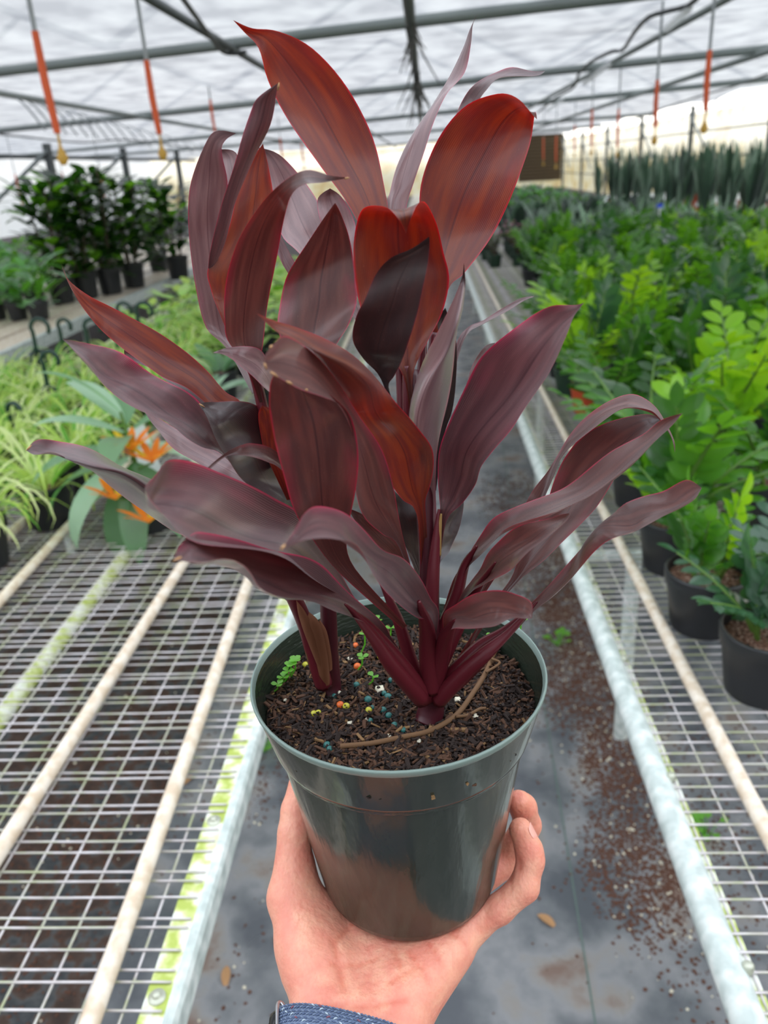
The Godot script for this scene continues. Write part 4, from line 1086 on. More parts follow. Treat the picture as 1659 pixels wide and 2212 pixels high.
	["leaf_burgundy", 0.14, [[1516,1054,-.06,1516,1054,-.06],[1487,1040,-.05,1494,1078,-.07],[1438,1056,-.044,1444,1108,-.074],[1390,1063,-.04,1392,1138,-.074],[1354,1084,-.038,1346,1158,-.07],[1318,1122,-.036,1312,1175,-.064],[1274,1166,-.034,1272,1204,-.056],[1228,1216,-.032,1232,1246,-.048],[1184,1266,-.03,1188,1292,-.042],[1144,1306,-.028,1150,1326,-.036],[1085,1368,-.024,1096,1384,-.028],[1000,1462,-.02,1012,1474,-.022],[952,1510,-.018,958,1518,-.018]]],
	["leaf_burgundy", 0.16, [[1150,1336,-.105,1150,1336,-.105],[1147,1300,-.096,1126,1336,-.108],[1112,1284,-.086,1112,1339,-.106],[1074,1276,-.078,1080,1346,-.102],[1032,1282,-.07,1044,1352,-.094],[992,1299,-.06,1006,1359,-.084],[964,1314,-.05,980,1359,-.072],[958,1332,-.042,974,1362,-.054],[958,1372,-.034,976,1376,-.04],[948,1440,-.024,964,1446,-.028],[940,1490,-.02,950,1494,-.02]]],
]

func leaf_mesh(rows: Array, trough: float, across := 10, along := 5) -> ArrayMesh:
	var ls := []; var ms := []; var rs := []
	for q in rows:
		var l := upright(q[0], q[1], q[2]); var r := upright(q[3], q[4], q[5])
		ls.append(l); rs.append(r)
		ms.append(upright(q[6], q[7], q[8]) if q.size() > 6 else null)
	for i in rows.size():
		if ms[i] == null:
			var t: Vector3 = (ls[mini(i + 1, rows.size() - 1)] + rs[mini(i + 1, rows.size() - 1)] - ls[maxi(i - 1, 0)] - rs[maxi(i - 1, 0)]).normalized()
			var w: Vector3 = rs[i] - ls[i]
			var nrm := w.cross(t)
			if nrm.length() > 1e-9:
				nrm = nrm.normalized()
				if nrm.dot(fwd) < 0: nrm = -nrm
			ms[i] = (ls[i] + rs[i]) * 0.5 + nrm * (w.length() * trough)
	var n := (rows.size() - 1) * along
	var grid := []; var uvs := []
	var phase: float = rows[0][0] * 0.37 + rows[0][1] * 0.11
	for i in n + 1:
		var t := float(i) / n
		var l: Vector3 = spline(ls, t); var m: Vector3 = spline(ms, t); var r: Vector3 = spline(rs, t)
		var row := []; var uvr := []
		var ahead: Vector3 = spline(ms, minf(t + 0.02, 1.0)) - spline(ms, maxf(t - 0.02, 0.0))
		var lift := (r - l).cross(ahead)
		lift = lift.normalized() if lift.length() > 1e-10 else Vector3.ZERO
		for j in across + 1:
			var u := float(j) / across
			var p := l * (2.0 * (u - 0.5) * (u - 1.0)) + m * (4.0 * u * (1.0 - u)) + r * (2.0 * u * (u - 0.5))
			var edge := pow(absf(2.0 * u - 1.0), 1.5)
			var width := l.distance_to(r)
			row.append(p + lift * width * (0.035 * edge * sin(t * 13.0 + phase + (2.0 if u > 0.5 else 0.0)) + 0.022 * sin(t * 21.0 + phase * 2.0 + u * 5.0)))
			uvr.append(Vector2(u, t))
		grid.append(row); uvs.append(uvr)
	var s := Shape.new()
	s.grid(grid, uvs)
	return s.done()

func px_tube(pts: Array, radii, sides := 10) -> ArrayMesh:
	var p := []
	for q in pts: p.append(upright(q[0], q[1], q[2]))
	var n := pts.size() * 5
	var path := smooth_path(p, n)
	var rr := []
	for i in n + 1:
		rr.append(spline(radii, float(i) / n))
	return tube_mesh(path, rr, sides)

const POT_TALL := 0.152

func held_plant():
	var rim := at(859, 1445, 0.44)
	var foot := rim - Vector3(0, POT_TALL, 0)
	var o := thing("potted_cordyline", "burgundy-leaved cordyline in a dark green nursery pot held by a hand", "potted plant", foot)
	var back := Transform3D(Basis.IDENTITY, -foot)   # parts are laid out in the world
	var s := Shape.new()
	var H := POT_TALL
	var prof := [[0, 0], [0.046, 0], [0.0525, 0.0012], [0.0543, 0.004], [0.0548, 0.0075], [0.0553, 0.0078], [0.0600, 0.04], [0.0655, 0.08], [0.0712, H - 0.0338], [0.0722, H - 0.0336], [0.0738, H - 0.0328], [0.0742, H - 0.0312], [0.0775, H - 0.018], [0.0808, H - 0.0045]]
	var p2 := []
	for q in prof: p2.append(Vector2(q[0], q[1]))
	var rows := []; var uvs := []
	for i in p2.size():
		var row := []; var ur := []
		for k in 73:
			var a := TAU * k / 72.0
			row.append(Vector3(cos(a) * p2[i].x, p2[i].y, -sin(a) * p2[i].x)); ur.append(Vector2(k / 72.0, p2[i].y * 2.0))
		rows.append(row); uvs.append(ur)
	s.grid(rows, uvs, true)
	var pot := part("pot", s.done(), M.pot_green, o)
	s = Shape.new()
	s.lathe([Vector2(0.0808, H - 0.0045), Vector2(0.0817, H - 0.003), Vector2(0.0822, H - 0.001), Vector2(0.0818, H), Vector2(0.0808, H), Vector2(0.0796, H - 0.003)], 72)
	part("rim", s.done(), M.pot_lip, pot)
	s = Shape.new()
	s.lathe([Vector2(0.0796, H - 0.003), Vector2(0.0770, H - 0.016), Vector2(0.0725, H - 0.036)], 72)
	part("inner_wall", s.done(), M.pot_green, pot)
	# soil
	s = Shape.new()
	var n := FastNoiseLite.new(); n.seed = 9; n.frequency = 90.0
	rows = []
	for i in 25:
		var row := []
		for k in 73:
			var a := TAU * k / 72.0
			var q := 0.0755 * i / 24.0
			var x := cos(a) * q; var z := -sin(a) * q
			row.append(Vector3(x, H - 0.0215 + 0.0022 * n.get_noise_2d(x, z) + 0.0012 * n.get_noise_2d(x * 3, z * 3 + 5), z))
		rows.append(row)
	s.grid(rows)
	var soil := part("soil", s.done(), M.potting_soil, o)
	# bark chips, perlite and slow-release pellets on the soil
	var chip := Shape.new()
	chip.box(Vector3(-1, -0.25, -0.5), Vector3(1, 0.25, 0.5))
	for k in chip.v.size(): chip.v[k] += Vector3(0.12 * sin(k * 2.1), 0.06 * sin(k * 3.3), 0.14 * cos(k * 1.7))
	var chip_mesh := chip.done(false)
	for spec in [["bark_dark", 6500, 0.0015], ["bark_brown", 3600, 0.0016], ["bark_tan", 420, 0.0015]]:
		var mm := MultiMesh.new()
		mm.transform_format = MultiMesh.TRANSFORM_3D
		mm.mesh = chip_mesh
		mm.instance_count = spec[1]
		for k in spec[1]:
			var a := rng.randf() * TAU; var q := 0.074 * sqrt(rng.randf())
			var sz: float = spec[2] * rng.randf_range(0.35, 1.25)
			mm.set_instance_transform(k, Transform3D(Basis.from_euler(Vector3(rng.randf_range(-0.7, 0.7), rng.randf() * TAU, rng.randf_range(-0.7, 0.7))).scaled_local(Vector3(sz * rng.randf_range(0.6, 2.6), sz, sz * rng.randf_range(0.5, 1.3))), Vector3(cos(a) * q, H - 0.0205 + rng.randf_range(-0.001, 0.0028), sin(a) * q)))
		var chips := MultiMeshInstance3D.new()
		chips.name = "bark_chips"
		chips.multimesh = mm
		chips.material_override = M[spec[0]]
		chips.set_meta("kind", "stuff")
		o.add_child(chips, true)
	var bead := SphereMesh.new(); bead.radius = 0.0021; bead.height = 0.0042; bead.radial_segments = 10; bead.rings = 6
	for q in [[800,1557,0],[840,1546,0],[833,1433,0],[838,1440,0],[826,1342,0],[770,1480,0],[845,1470,0],[795,1512,0],[804,1529,0],[828,1534,0],[852,1566,0],[872,1577,0],[722,1504,0],[748,1526,1],[796,1535,1],[678,1542,1],[688,1540,1],[735,1523,2],[676,1428,2],[768,1395,2],[772,1440,2],[660,1437,1],[707,1610,0],[712,1618,0],[822,1418,1],[830,1498,0],[838,1506,0]]:
		var p := level(q[0], q[1], rim.y - 0.0185)
		part("pellet", bead, [M.pellet_teal, M.pellet_yellow, M.pellet_orange][q[2]], soil, Transform3D(Basis.IDENTITY.scaled(Vector3.ONE * rng.randf_range(0.75, 1.15)), p - foot))
	var crumb := Shape.new()
	crumb.lathe([Vector2(0, -1), Vector2(0.8, -0.5), Vector2(1, 0.1), Vector2(0.6, 0.7), Vector2(0, 0.9)], 7)
	for k in crumb.v.size(): crumb.v[k] *= 1.0 + 0.25 * sin(k * 3.7)
	var crumb_mesh := crumb.done()
	for q in [[821,1490,3.4],[756,1423,1.8],[857,1325,2.4],[733,1497,1.6],[757,1562,1.8],[1063,1425,2.2],[795,1555,2.0],[988,1512,2.2],[1026,1547,2.0],[1042,1375,1.6],[618,1512,1.6],[840,1590,1.5],[905,1600,1.6]]:
		part("perlite", crumb_mesh, M.perlite, soil, Transform3D(Basis.from_euler(Vector3(q[0], q[1], 0)).scaled(Vector3(1, 0.7, 0.9) * q[2] * 0.001), level(q[0], q[1], rim.y - 0.0185) - foot))
	# twig and weeds
	part("twig", tube_mesh(smooth_path(to_local_path([[735,1612],[800,1606],[870,1592],[930,1578],[985,1545],[1020,1500],[1050,1452],[1070,1405],[1086,1378]], rim.y - 0.017, foot), 40), 0.0015, 7), M.twig, o)
	part("twig", tube_mesh(smooth_path(to_local_path([[985,1548],[1010,1545],[1035,1532],[1050,1530]], rim.y - 0.016, foot), 12), 0.0009, 6), M.twig, o)
	part("twig", tube_mesh(smooth_path(to_local_path([[1050,1452],[1080,1432],[1060,1420],[1075,1395]], rim.y - 0.014, foot), 12), 0.0008, 6), M.twig, o)
	var clover := blade(0.0042, 0.004, 0.6, 0.4, 0.1, 4, 3).done()
	for w in [[1123,1380,0.017,3],[1062,1394,0.01,2],[630,1447,0.007,4],[612,1462,0.003,3],[640,1440,0.008,4],[600,1475,0.002,3],[790,1394,0.012,3],[783,1428,0.006,3],[818,1345,0.006,2],[845,1364,0.006,2],[805,1460,0.003,2],[622,1456,0.005,3]]:
		var g := level(w[0] - 12, w[1] + 22, rim.y - 0.019) - foot
		var tip: Vector3 = g + Vector3(0.004, w[2] + 0.004, 0.0)
		var st := part("seedling", tube_mesh([g, (g + tip) * 0.5 + Vector3(0.0015, 0, 0), tip], 0.0005, 5), M.seedling, o)
		for k in w[3]:
			var a: float = TAU * k / w[3] + w[0]
			part("seedling_leaf", clover, M.seedling, st, Transform3D(basis_yz(Vector3(cos(a), 0.35, sin(a)), Vector3.UP), tip))
	# canes and leaf stalks
	part("cane", px_tube([[922,1566,-.022],[930,1540,-.019],[934,1500,-.018],[932,1420,-.018],[928,1330,-.017],[926,1200,-.016],[915,1050,-.012],[900,920,-.004],[892,800,.006]], [0.0072, 0.0074, 0.0062, 0.0058, 0.0052, 0.005, 0.0048, 0.004, 0.003]), M.cane, o, back)
	part("cane", px_tube([[716,1500,.01],[714,1470,.012],[712,1400,.012],[709,1300,.012],[707,1190,.012],[690,1090,.012],[640,980,.012],[590,880,.012]], [0.0064, 0.006, 0.005, 0.0046, 0.0044, 0.004, 0.0034, 0.0028]), M.cane, o, back)
	for q in [
		[[[918,1508,-.024],[868,1440,-.034],[828,1390,-.042],[790,1345,-.052],[760,1318,-.06]], [.0052,.0044,.0036,.0022,.0006], "petiole"],
		[[[912,1512,-.028],[850,1442,-.042],[812,1385,-.05],[770,1330,-.058],[745,1305,-.062]], [.0046,.004,.003,.0016,.0005], "petiole"],
		[[[942,1500,-.02],[990,1446,-.022],[1040,1395,-.024],[1090,1362,-.028],[1150,1312,-.034]], [.005,.0046,.0036,.0022,.0008], "petiole"],
		[[[945,1512,-.024],[1000,1455,-.03],[1050,1410,-.034],[1100,1366,-.034],[1160,1300,-.036]], [.005,.0044,.0036,.002,.0006], "petiole"],
		[[[940,1480,-.022],[955,1410,-.028],[966,1370,-.04],[985,1340,-.06]], [.005,.0045,.0034,.001], "petiole"],
		[[[938,1450,-.016],[955,1370,-.016],[985,1290,-.016],[1005,1220,-.018],[1030,1180,-.024]], [.0046,.004,.0034,.0022,.0006], "petiole"],
		[[[944,1450,-.02],[980,1370,-.02],[1015,1300,-.024],[1045,1250,-.04],[1070,1215,-.052]], [.0044,.004,.003,.0016,.0005], "petiole"],
		[[[932,1490,-.024],[925,1420,-.026],[922,1360,-.034],[905,1300,-.052]], [.0054,.005,.004,.001], "petiole"],
		[[[915,1500,-.014],[885,1420,-.012],[860,1340,-.012],[820,1250,-.012]], [.004,.0036,.003,.001], "petiole"],
		[[[948,1200,-.022],[948,1150,-.022],[953,1110,-.022]], [.0012,.0014,.0005], "petiole_green"],
		[[[930,1330,-.026],[935,1250,-.025],[940,1180,-.023],[948,1100,-.021]], [.0034,.0034,.0024,.0006], "petiole"],
		[[[700,1480,.006],[682,1420,.004],[660,1350,.0],[634,1290,-.008],[600,1230,-.012]], [.0052,.005,.0044,.004,.003], "petiole"],
		[[[866,1000,.0],[868,880,.004],[862,780,.01]], [.0026,.0026,.002], "petiole"],
		[[[885,1000,-.002],[880,880,.0],[878,790,.004]], [.0026,.0024,.002], "petiole"],
		[[[905,960,-.002],[925,830,.006],[938,720,.016]], [.0028,.0026,.0022], "petiole"],
		[[[880,980,.004],[905,850,.01],[915,740,.02]], [.0026,.0026,.002], "petiole"],
		[[[600,1010,-.004],[572,900,.0],[553,820,.002],[535,780,.004]], [.003,.0028,.0026,.002], "petiole"],
	]:
		part("leaf_stalk", px_tube(q[0], q[1]), M[q[2]], o, back)
	# papery brown husks round the left cane
	for q in [[[668,1322,-.012,668,1322,-.012],[662,1350,-.012,690,1345,-.01],[676,1400,-.006,704,1396,-.004],[690,1460,.0,712,1455,.002],[700,1480,.002,712,1478,.002]], [[640,1296,-.016,640,1296,-.016],[645,1330,-.014,662,1326,-.014],[660,1375,-.01,680,1370,-.01],[686,1440,-.002,698,1436,-.002]], [[690,1338,.0,690,1338,.0],[684,1370,-.001,706,1364,.0],[694,1420,.002,716,1416,.003],[702,1450,.003,718,1446,.004]]]:
		part("husk", leaf_mesh(q, -0.25), M.husk, o, back)
	for l in LEAVES:
		part("leaf", leaf_mesh(l[2], l[1]), M[l[0]], o, back)
	# withered tips
	for q in [[57,973,-.05,68,962],[374,1212,-.155,392,1203],[430,872,-.02,442,880],[606,1188,-.165,616,1176],[603,178,.0,600,196],[754,384,-.05,744,386],[571,784,-.1255,576,798],[584,803,-.1265,600,814],[618,823,-.1195,632,830],[660,841,-.1115,664,843],[582,752,-.117,588,746]]:
		part("dry_tip", px_tube([[q[0], q[1], q[2] - 0.0006], [(q[0] + q[3]) * 0.5, (q[1] + q[4]) * 0.5, q[2] - 0.0006], [q[3], q[4], q[2] + 0.001]], [0.0002, 0.00045, 0.0002], 6), M.dry_tip, o, back)

func to_local_path(px: Array, y: float, foot: Vector3) -> Array:
	var out := []
	for q in px: out.append(level(q[0], q[1], y) - foot)
	return out

# ---------------------------------------------------------------- the hand
# Joints in centimetres from the middle of the pot's base: right, up, away from the camera. Each bone: from, to, radius, radius.
const PALM := [
	[-5.4,-1.9,-8.6, -5.7,-3.2,-16.0, 1.75, 2.0], [-1.4,-1.9,-8.4, -2.0,-3.2,-16.0, 1.75, 2.0], [-3.4,-1.8,-8.6, -3.9,-3.0,-16.0, 1.9, 2.3],
	[-5.7,-3.2,-16.0, -5.6,-7.5,-30.0, 2.0, 2.6], [-2.0,-3.2,-16.0, -1.2,-7.5,-30.0, 2.0, 2.8], [-3.9,-3.0,-16.0, -3.6,-7.0,-30.0, 2.3, 3.0],
	[-5.4,-1.9,-8.6, -2.4,-1.2,-1.4, 1.55, 1.15], [-3.6,-1.9,-8.5, 0.1,-1.25,-1.0, 1.6, 1.15], [-2.4,-1.9,-8.4, 2.1,-1.2,-1.7, 1.55, 1.1], [-1.2,-1.9,-8.2, 3.5,-1.1,-3.4, 1.6, 1.0],
	[-0.6,-1.5,-7.0, 1.9,-1.25,-4.8, 1.75, 1.3],
	[-5.2,-1.5,-7.6, -6.3,-0.6,-4.6, 1.55, 1.75], [-6.0,-0.9,-5.6, -7.35,0.75,-2.3, 1.65, 1.3], [-5.0,-1.1,-5.4, -5.4,-0.9,-3.4, 1.5, 1.2],
	[-6.9,0.1,-2.5, -3.2,-1.3,-1.6, 0.95, 0.9], [-6.0,-0.5,-3.2, -6.75,1.7,-0.9, 1.1, 0.85],
]
const FINGERS := [
	[[-7.3,0.75,-2.3, 1.3], [-7.0,3.4,0.2, 1.02], [-6.85,4.2,1.2, 0.98], [-6.5,5.4,2.6, 0.8]],                     # thumb
	[[-2.4,-1.2,-1.4, 1.12], [-0.5,-1.15,4.6, 0.92], [0.2,0.2,6.6, 0.85], [0.3,2.4,6.9, 0.72]],                      # index
	[[0.1,-1.25,-1.0, 1.12], [3.3,-1.15,4.4, 0.95], [4.2,0.5,5.9, 0.86], [4.3,2.6,5.7, 0.74]],                        # middle
	[[2.1,-1.2,-1.7, 1.05], [6.3,-0.9,0.9, 0.95], [7.75,1.5,1.5, 0.88], [7.45,3.1,1.4, 0.84], [7.15,3.75,1.2, 0.76]], # ring
	[[3.5,-1.1,-3.4, 1.0], [5.2,-0.1,-3.3, 0.84], [6.75,1.0,-2.8, 0.87], [7.3,2.2,-1.95, 0.8], [7.25,2.7,-1.6, 0.8], [6.85,3.7,-1.0, 0.72]],   # little
]
# creases: from, to, depth, half width
const CREASES := [
	[-3.2,0.2,-2.6, -4.6,0.5,-5.4, 0.1, 0.16], [-4.6,0.5,-5.4, -4.0,0.2,-7.8, 0.1, 0.16], [-3.0,0.1,-3.4, 0.6,0.1,-4.6, 0.07, 0.14], [3.3,0.1,-2.8, 2.2,0.2,-5.0, 0.1, 0.15], [2.9,0.0,-5.3, 1.0,0.3,-4.2, 0.06, 0.13],
	[4.4,0.6,-3.8, 4.2,-0.6,-4.2, 0.1, 0.14], [3.6,0.2,-4.3, 4.0,-0.8,-4.3, 0.08, 0.13], [6.0,1.6,-2.6, 6.2,0.6,-3.6, 0.1, 0.14], [6.6,2.6,-2.2, 6.5,2.2,-2.6, 0.09, 0.13],
	[-1.6,0.2,-7.8, 0.2,0.2,-6.9, 0.06, 0.13], [-5.8,0.0,-8.6, -3.0,0.1,-8.9, 0.06, 0.13], [-3.4,0.1,-9.0, -0.6,0.1,-8.6, 0.06, 0.13], [-4.8,0.2,-6.6, -2.2,0.2,-6.0, 0.045, 0.13],
	[-0.4,0.3,-6.0, 0.6,0.3,-7.6, 0.05, 0.13], [-1.2,0.3,-5.6, -0.8,0.3,-7.2, 0.045, 0.13], [0.8,0.3,-5.6, 1.4,0.2,-6.6, 0.05, 0.13], [-6.9,1.4,-1.4, -6.3,0.9,-2.4, 0.08, 0.14],
]
var bone_from: Array = []
var bone_to: Array = []
var bone_r: Array = []
var bone_R: Array = []
var bone_chain: Array = []
var grooves: Array = []

func smin(a: float, b: float, k: float) -> float:
	var h := maxf(k - absf(a - b), 0.0) / k
	return minf(a, b) - h * h * k * 0.25

func flesh(p: Vector3) -> float:
	var d := PackedFloat32Array([1e3, 1e3, 1e3, 1e3, 1e3, 1e3])
	for i in bone_from.size():
		var a: Vector3 = bone_from[i]
		var ab: Vector3 = bone_to[i] - a
		var t := clampf((p - a).dot(ab) / ab.length_squared(), 0, 1)
		var q := p.distance_to(a + ab * t) - lerpf(bone_r[i], bone_R[i], t)
		var c: int = bone_chain[i]
		d[c] = smin(d[c], q, 0.9 if c == 0 else 0.3)
	var out := d[0]
	for c in range(1, 6): out = minf(out, smin(d[0], d[c], 0.7))
	if absf(out) < 0.5:
		for g in grooves:
			var ab: Vector3 = g[1] - g[0]
			var t := clampf((p - g[0]).dot(ab) / ab.length_squared(), 0, 1)
			var gap: Vector3 = p - (g[0] + ab * t)
			if g[4]: gap.y *= 0.12
			var q: float = gap.length() / g[3]
			if q < 4.0: out += g[2] * exp(-q * q * 0.5) * (1.0 - 0.5 * absf(2.0 * t - 1.0))
	return out

func hand():
	for b in PALM:
		bone_from.append(Vector3(b[0], b[1], b[2])); bone_to.append(Vector3(b[3], b[4], b[5])); bone_r.append(b[6]); bone_R.append(b[7]); bone_chain.append(0)
	for c in FINGERS.size():
		var f: Array = FINGERS[c]
		for i in f.size() - 1:
			bone_from.append(Vector3(f[i][0], f[i][1], f[i][2])); bone_to.append(Vector3(f[i + 1][0], f[i + 1][1], f[i + 1][2])); bone_r.append(f[i][3]); bone_R.append(f[i + 1][3]); bone_chain.append(c + 1)
	for g in CREASES: grooves.append([Vector3(g[0], g[1], g[2]), Vector3(g[3], g[4], g[5]), g[6] * 1.5, g[7], absf(g[1]) < 0.7 and g[0] < 3.4])
	var rim := at(859, 1445, 0.44)
	var foot := rim - Vector3(0, POT_TALL, 0)
	var sideways := flat.cross(Vector3.UP).normalized()
	# surface nets, in two grids: a fine one for the hand, a coarse one for the forearm
	var s := Shape.new()
	net(s, Vector3(-9.2, -4.6, -12.6), Vector3(9.2, 6.6, 8.2), 0.2)
	net(s, Vector3(-9.6, -11.5, -33.6), Vector3(3.2, 1.4, -12.6 + 0.0), 0.6)
	var vol := 0.0
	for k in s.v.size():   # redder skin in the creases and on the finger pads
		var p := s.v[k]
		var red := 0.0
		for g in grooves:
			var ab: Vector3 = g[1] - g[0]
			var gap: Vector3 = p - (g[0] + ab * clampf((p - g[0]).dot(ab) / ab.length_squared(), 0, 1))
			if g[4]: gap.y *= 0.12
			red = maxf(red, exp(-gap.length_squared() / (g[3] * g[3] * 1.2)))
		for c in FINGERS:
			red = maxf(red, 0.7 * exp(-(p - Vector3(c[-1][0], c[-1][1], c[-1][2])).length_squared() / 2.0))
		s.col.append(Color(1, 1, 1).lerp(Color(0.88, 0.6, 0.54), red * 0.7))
	for k in s.v.size(): s.v[k] = foot + (sideways * s.v[k].x + Vector3.UP * s.v[k].y + flat * s.v[k].z) * 0.01
	for k in range(0, s.ix.size(), 3):
		var a := s.v[s.ix[k]] - foot
		vol += a.dot((s.v[s.ix[k + 2]] - foot).cross(s.v[s.ix[k + 1]] - foot))
	if vol < 0:
		for k in range(0, s.ix.size(), 3):
			var t := s.ix[k + 1]; s.ix[k + 1] = s.ix[k + 2]; s.ix[k + 2] = t
	var o := thing("person", "bare left hand and wrist cupping the green pot from below", "person", foot - Vector3(0, 0.02, 0))
	var shift := Transform3D(Basis.IDENTITY, -(foot - Vector3(0, 0.02, 0)))
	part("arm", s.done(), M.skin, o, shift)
	# nails
	nail(o, shift, foot, sideways, Vector3(6.95, 3.45, -1.13), Vector3(0.85, 0.45, 0.1), Vector3(-0.42, 0.82, 0.5), 0.74)

func nail(o: Node3D, shift: Transform3D, foot: Vector3, sideways: Vector3, c: Vector3, out: Vector3, along: Vector3, r: float):
	var s := Shape.new()
	along = along.normalized()
	out = (out - along * out.dot(along)).normalized()
	var acr := along.cross(out)
	var rows := []
	for i in 7:
		var t := i / 6.0 * 2.0 - 1.0
		var row := []
		for j in 7:
			var a := (j / 6.0 * 2.0 - 1.0) * 0.85 * sqrt(maxf(0.0, 1.0 - pow(absf(t), 4.0)))
			var p := c + along * (t * 0.5) + (out * cos(a) + acr * sin(a)) * (r + 0.03)
			row.append(foot + (sideways * p.x + Vector3.UP * p.y + flat * p.z) * 0.01)
		rows.append(row)
	s.grid(rows)
	part("nail", s.done(), M.nail, o, shift)

func net(s: Shape, lo: Vector3, hi: Vector3, cell: float):
	var n := Vector3i(((hi - lo) / cell).ceil()) + Vector3i.ONE
	var field := PackedFloat32Array()
	field.resize(n.x * n.y * n.z)
	field.fill(1e3)
	var known := PackedByteArray()
	known.resize(field.size())
	var B := 6
	var blocks: Array[Vector3i] = []
	var half := cell * B * 0.5
	for bz in range(0, n.z - 1, B):
		for by in range(0, n.y - 1, B):
			for bx in range(0, n.x - 1, B):
				var c := lo + Vector3(bx, by, bz) * cell + Vector3.ONE * half
				if absf(flesh(c)) > half * 1.75 + 0.5: continue
				blocks.append(Vector3i(bx, by, bz))
				for z in range(bz, mini(bz + B + 1, n.z)):
					for y in range(by, mini(by + B + 1, n.y)):
						for x in range(bx, mini(bx + B + 1, n.x)):
							var k := x + n.x * (y + n.y * z)
							if known[k] == 0:
								known[k] = 1
								field[k] = flesh(lo + Vector3(x, y, z) * cell)
	var at_cell := {}
	var step := [1, n.x, n.x * n.y]
	for b in blocks:
		for z in range(b.z, mini(b.z + B, n.z - 1)):
			for y in range(b.y, mini(b.y + B, n.y - 1)):
				for x in range(b.x, mini(b.x + B, n.x - 1)):
					var k := x + n.x * (y + n.y * z)
					var sum := Vector3.ZERO
					var hits := 0
					for e in 12:
						var axis := e >> 2
						var u := 1 if e & 1 else 0
						var w := 1 if e & 2 else 0
						var o1: int = step[(axis + 1) % 3] * u + step[(axis + 2) % 3] * w
						var fa := field[k + o1]
						var fb := field[k + o1 + step[axis]]
						if (fa < 0) != (fb < 0):
							var p := Vector3.ZERO
							p[(axis + 1) % 3] = u
							p[(axis + 2) % 3] = w
							p[axis] = fa / (fa - fb)
							sum += p
							hits += 1
					if hits:
						at_cell[k] = s.v.size()
						s.v.append(lo + (Vector3(x, y, z) + sum / hits) * cell)
						s.uv.append(Vector2.ZERO)
	for k in at_cell:
		for axis in 3:
			var fa := field[k]
			var fb := field[k + step[axis]]
			if (fa < 0) == (fb < 0): continue
			var j: int = k - step[(axis + 1) % 3]
			var m: int = k - step[(axis + 2) % 3]
			var q: int = j - step[(axis + 2) % 3]
			if not (at_cell.has(j) and at_cell.has(m) and at_cell.has(q)): continue
			var a: int = at_cell[k]; var c1: int = at_cell[j]; var c2: int = at_cell[q]; var c3: int = at_cell[m]
			if fa < 0: s.ix.append_array([a, c1, c2, a, c2, c3])
			else: s.ix.append_array([a, c2, c1, a, c3, c2])

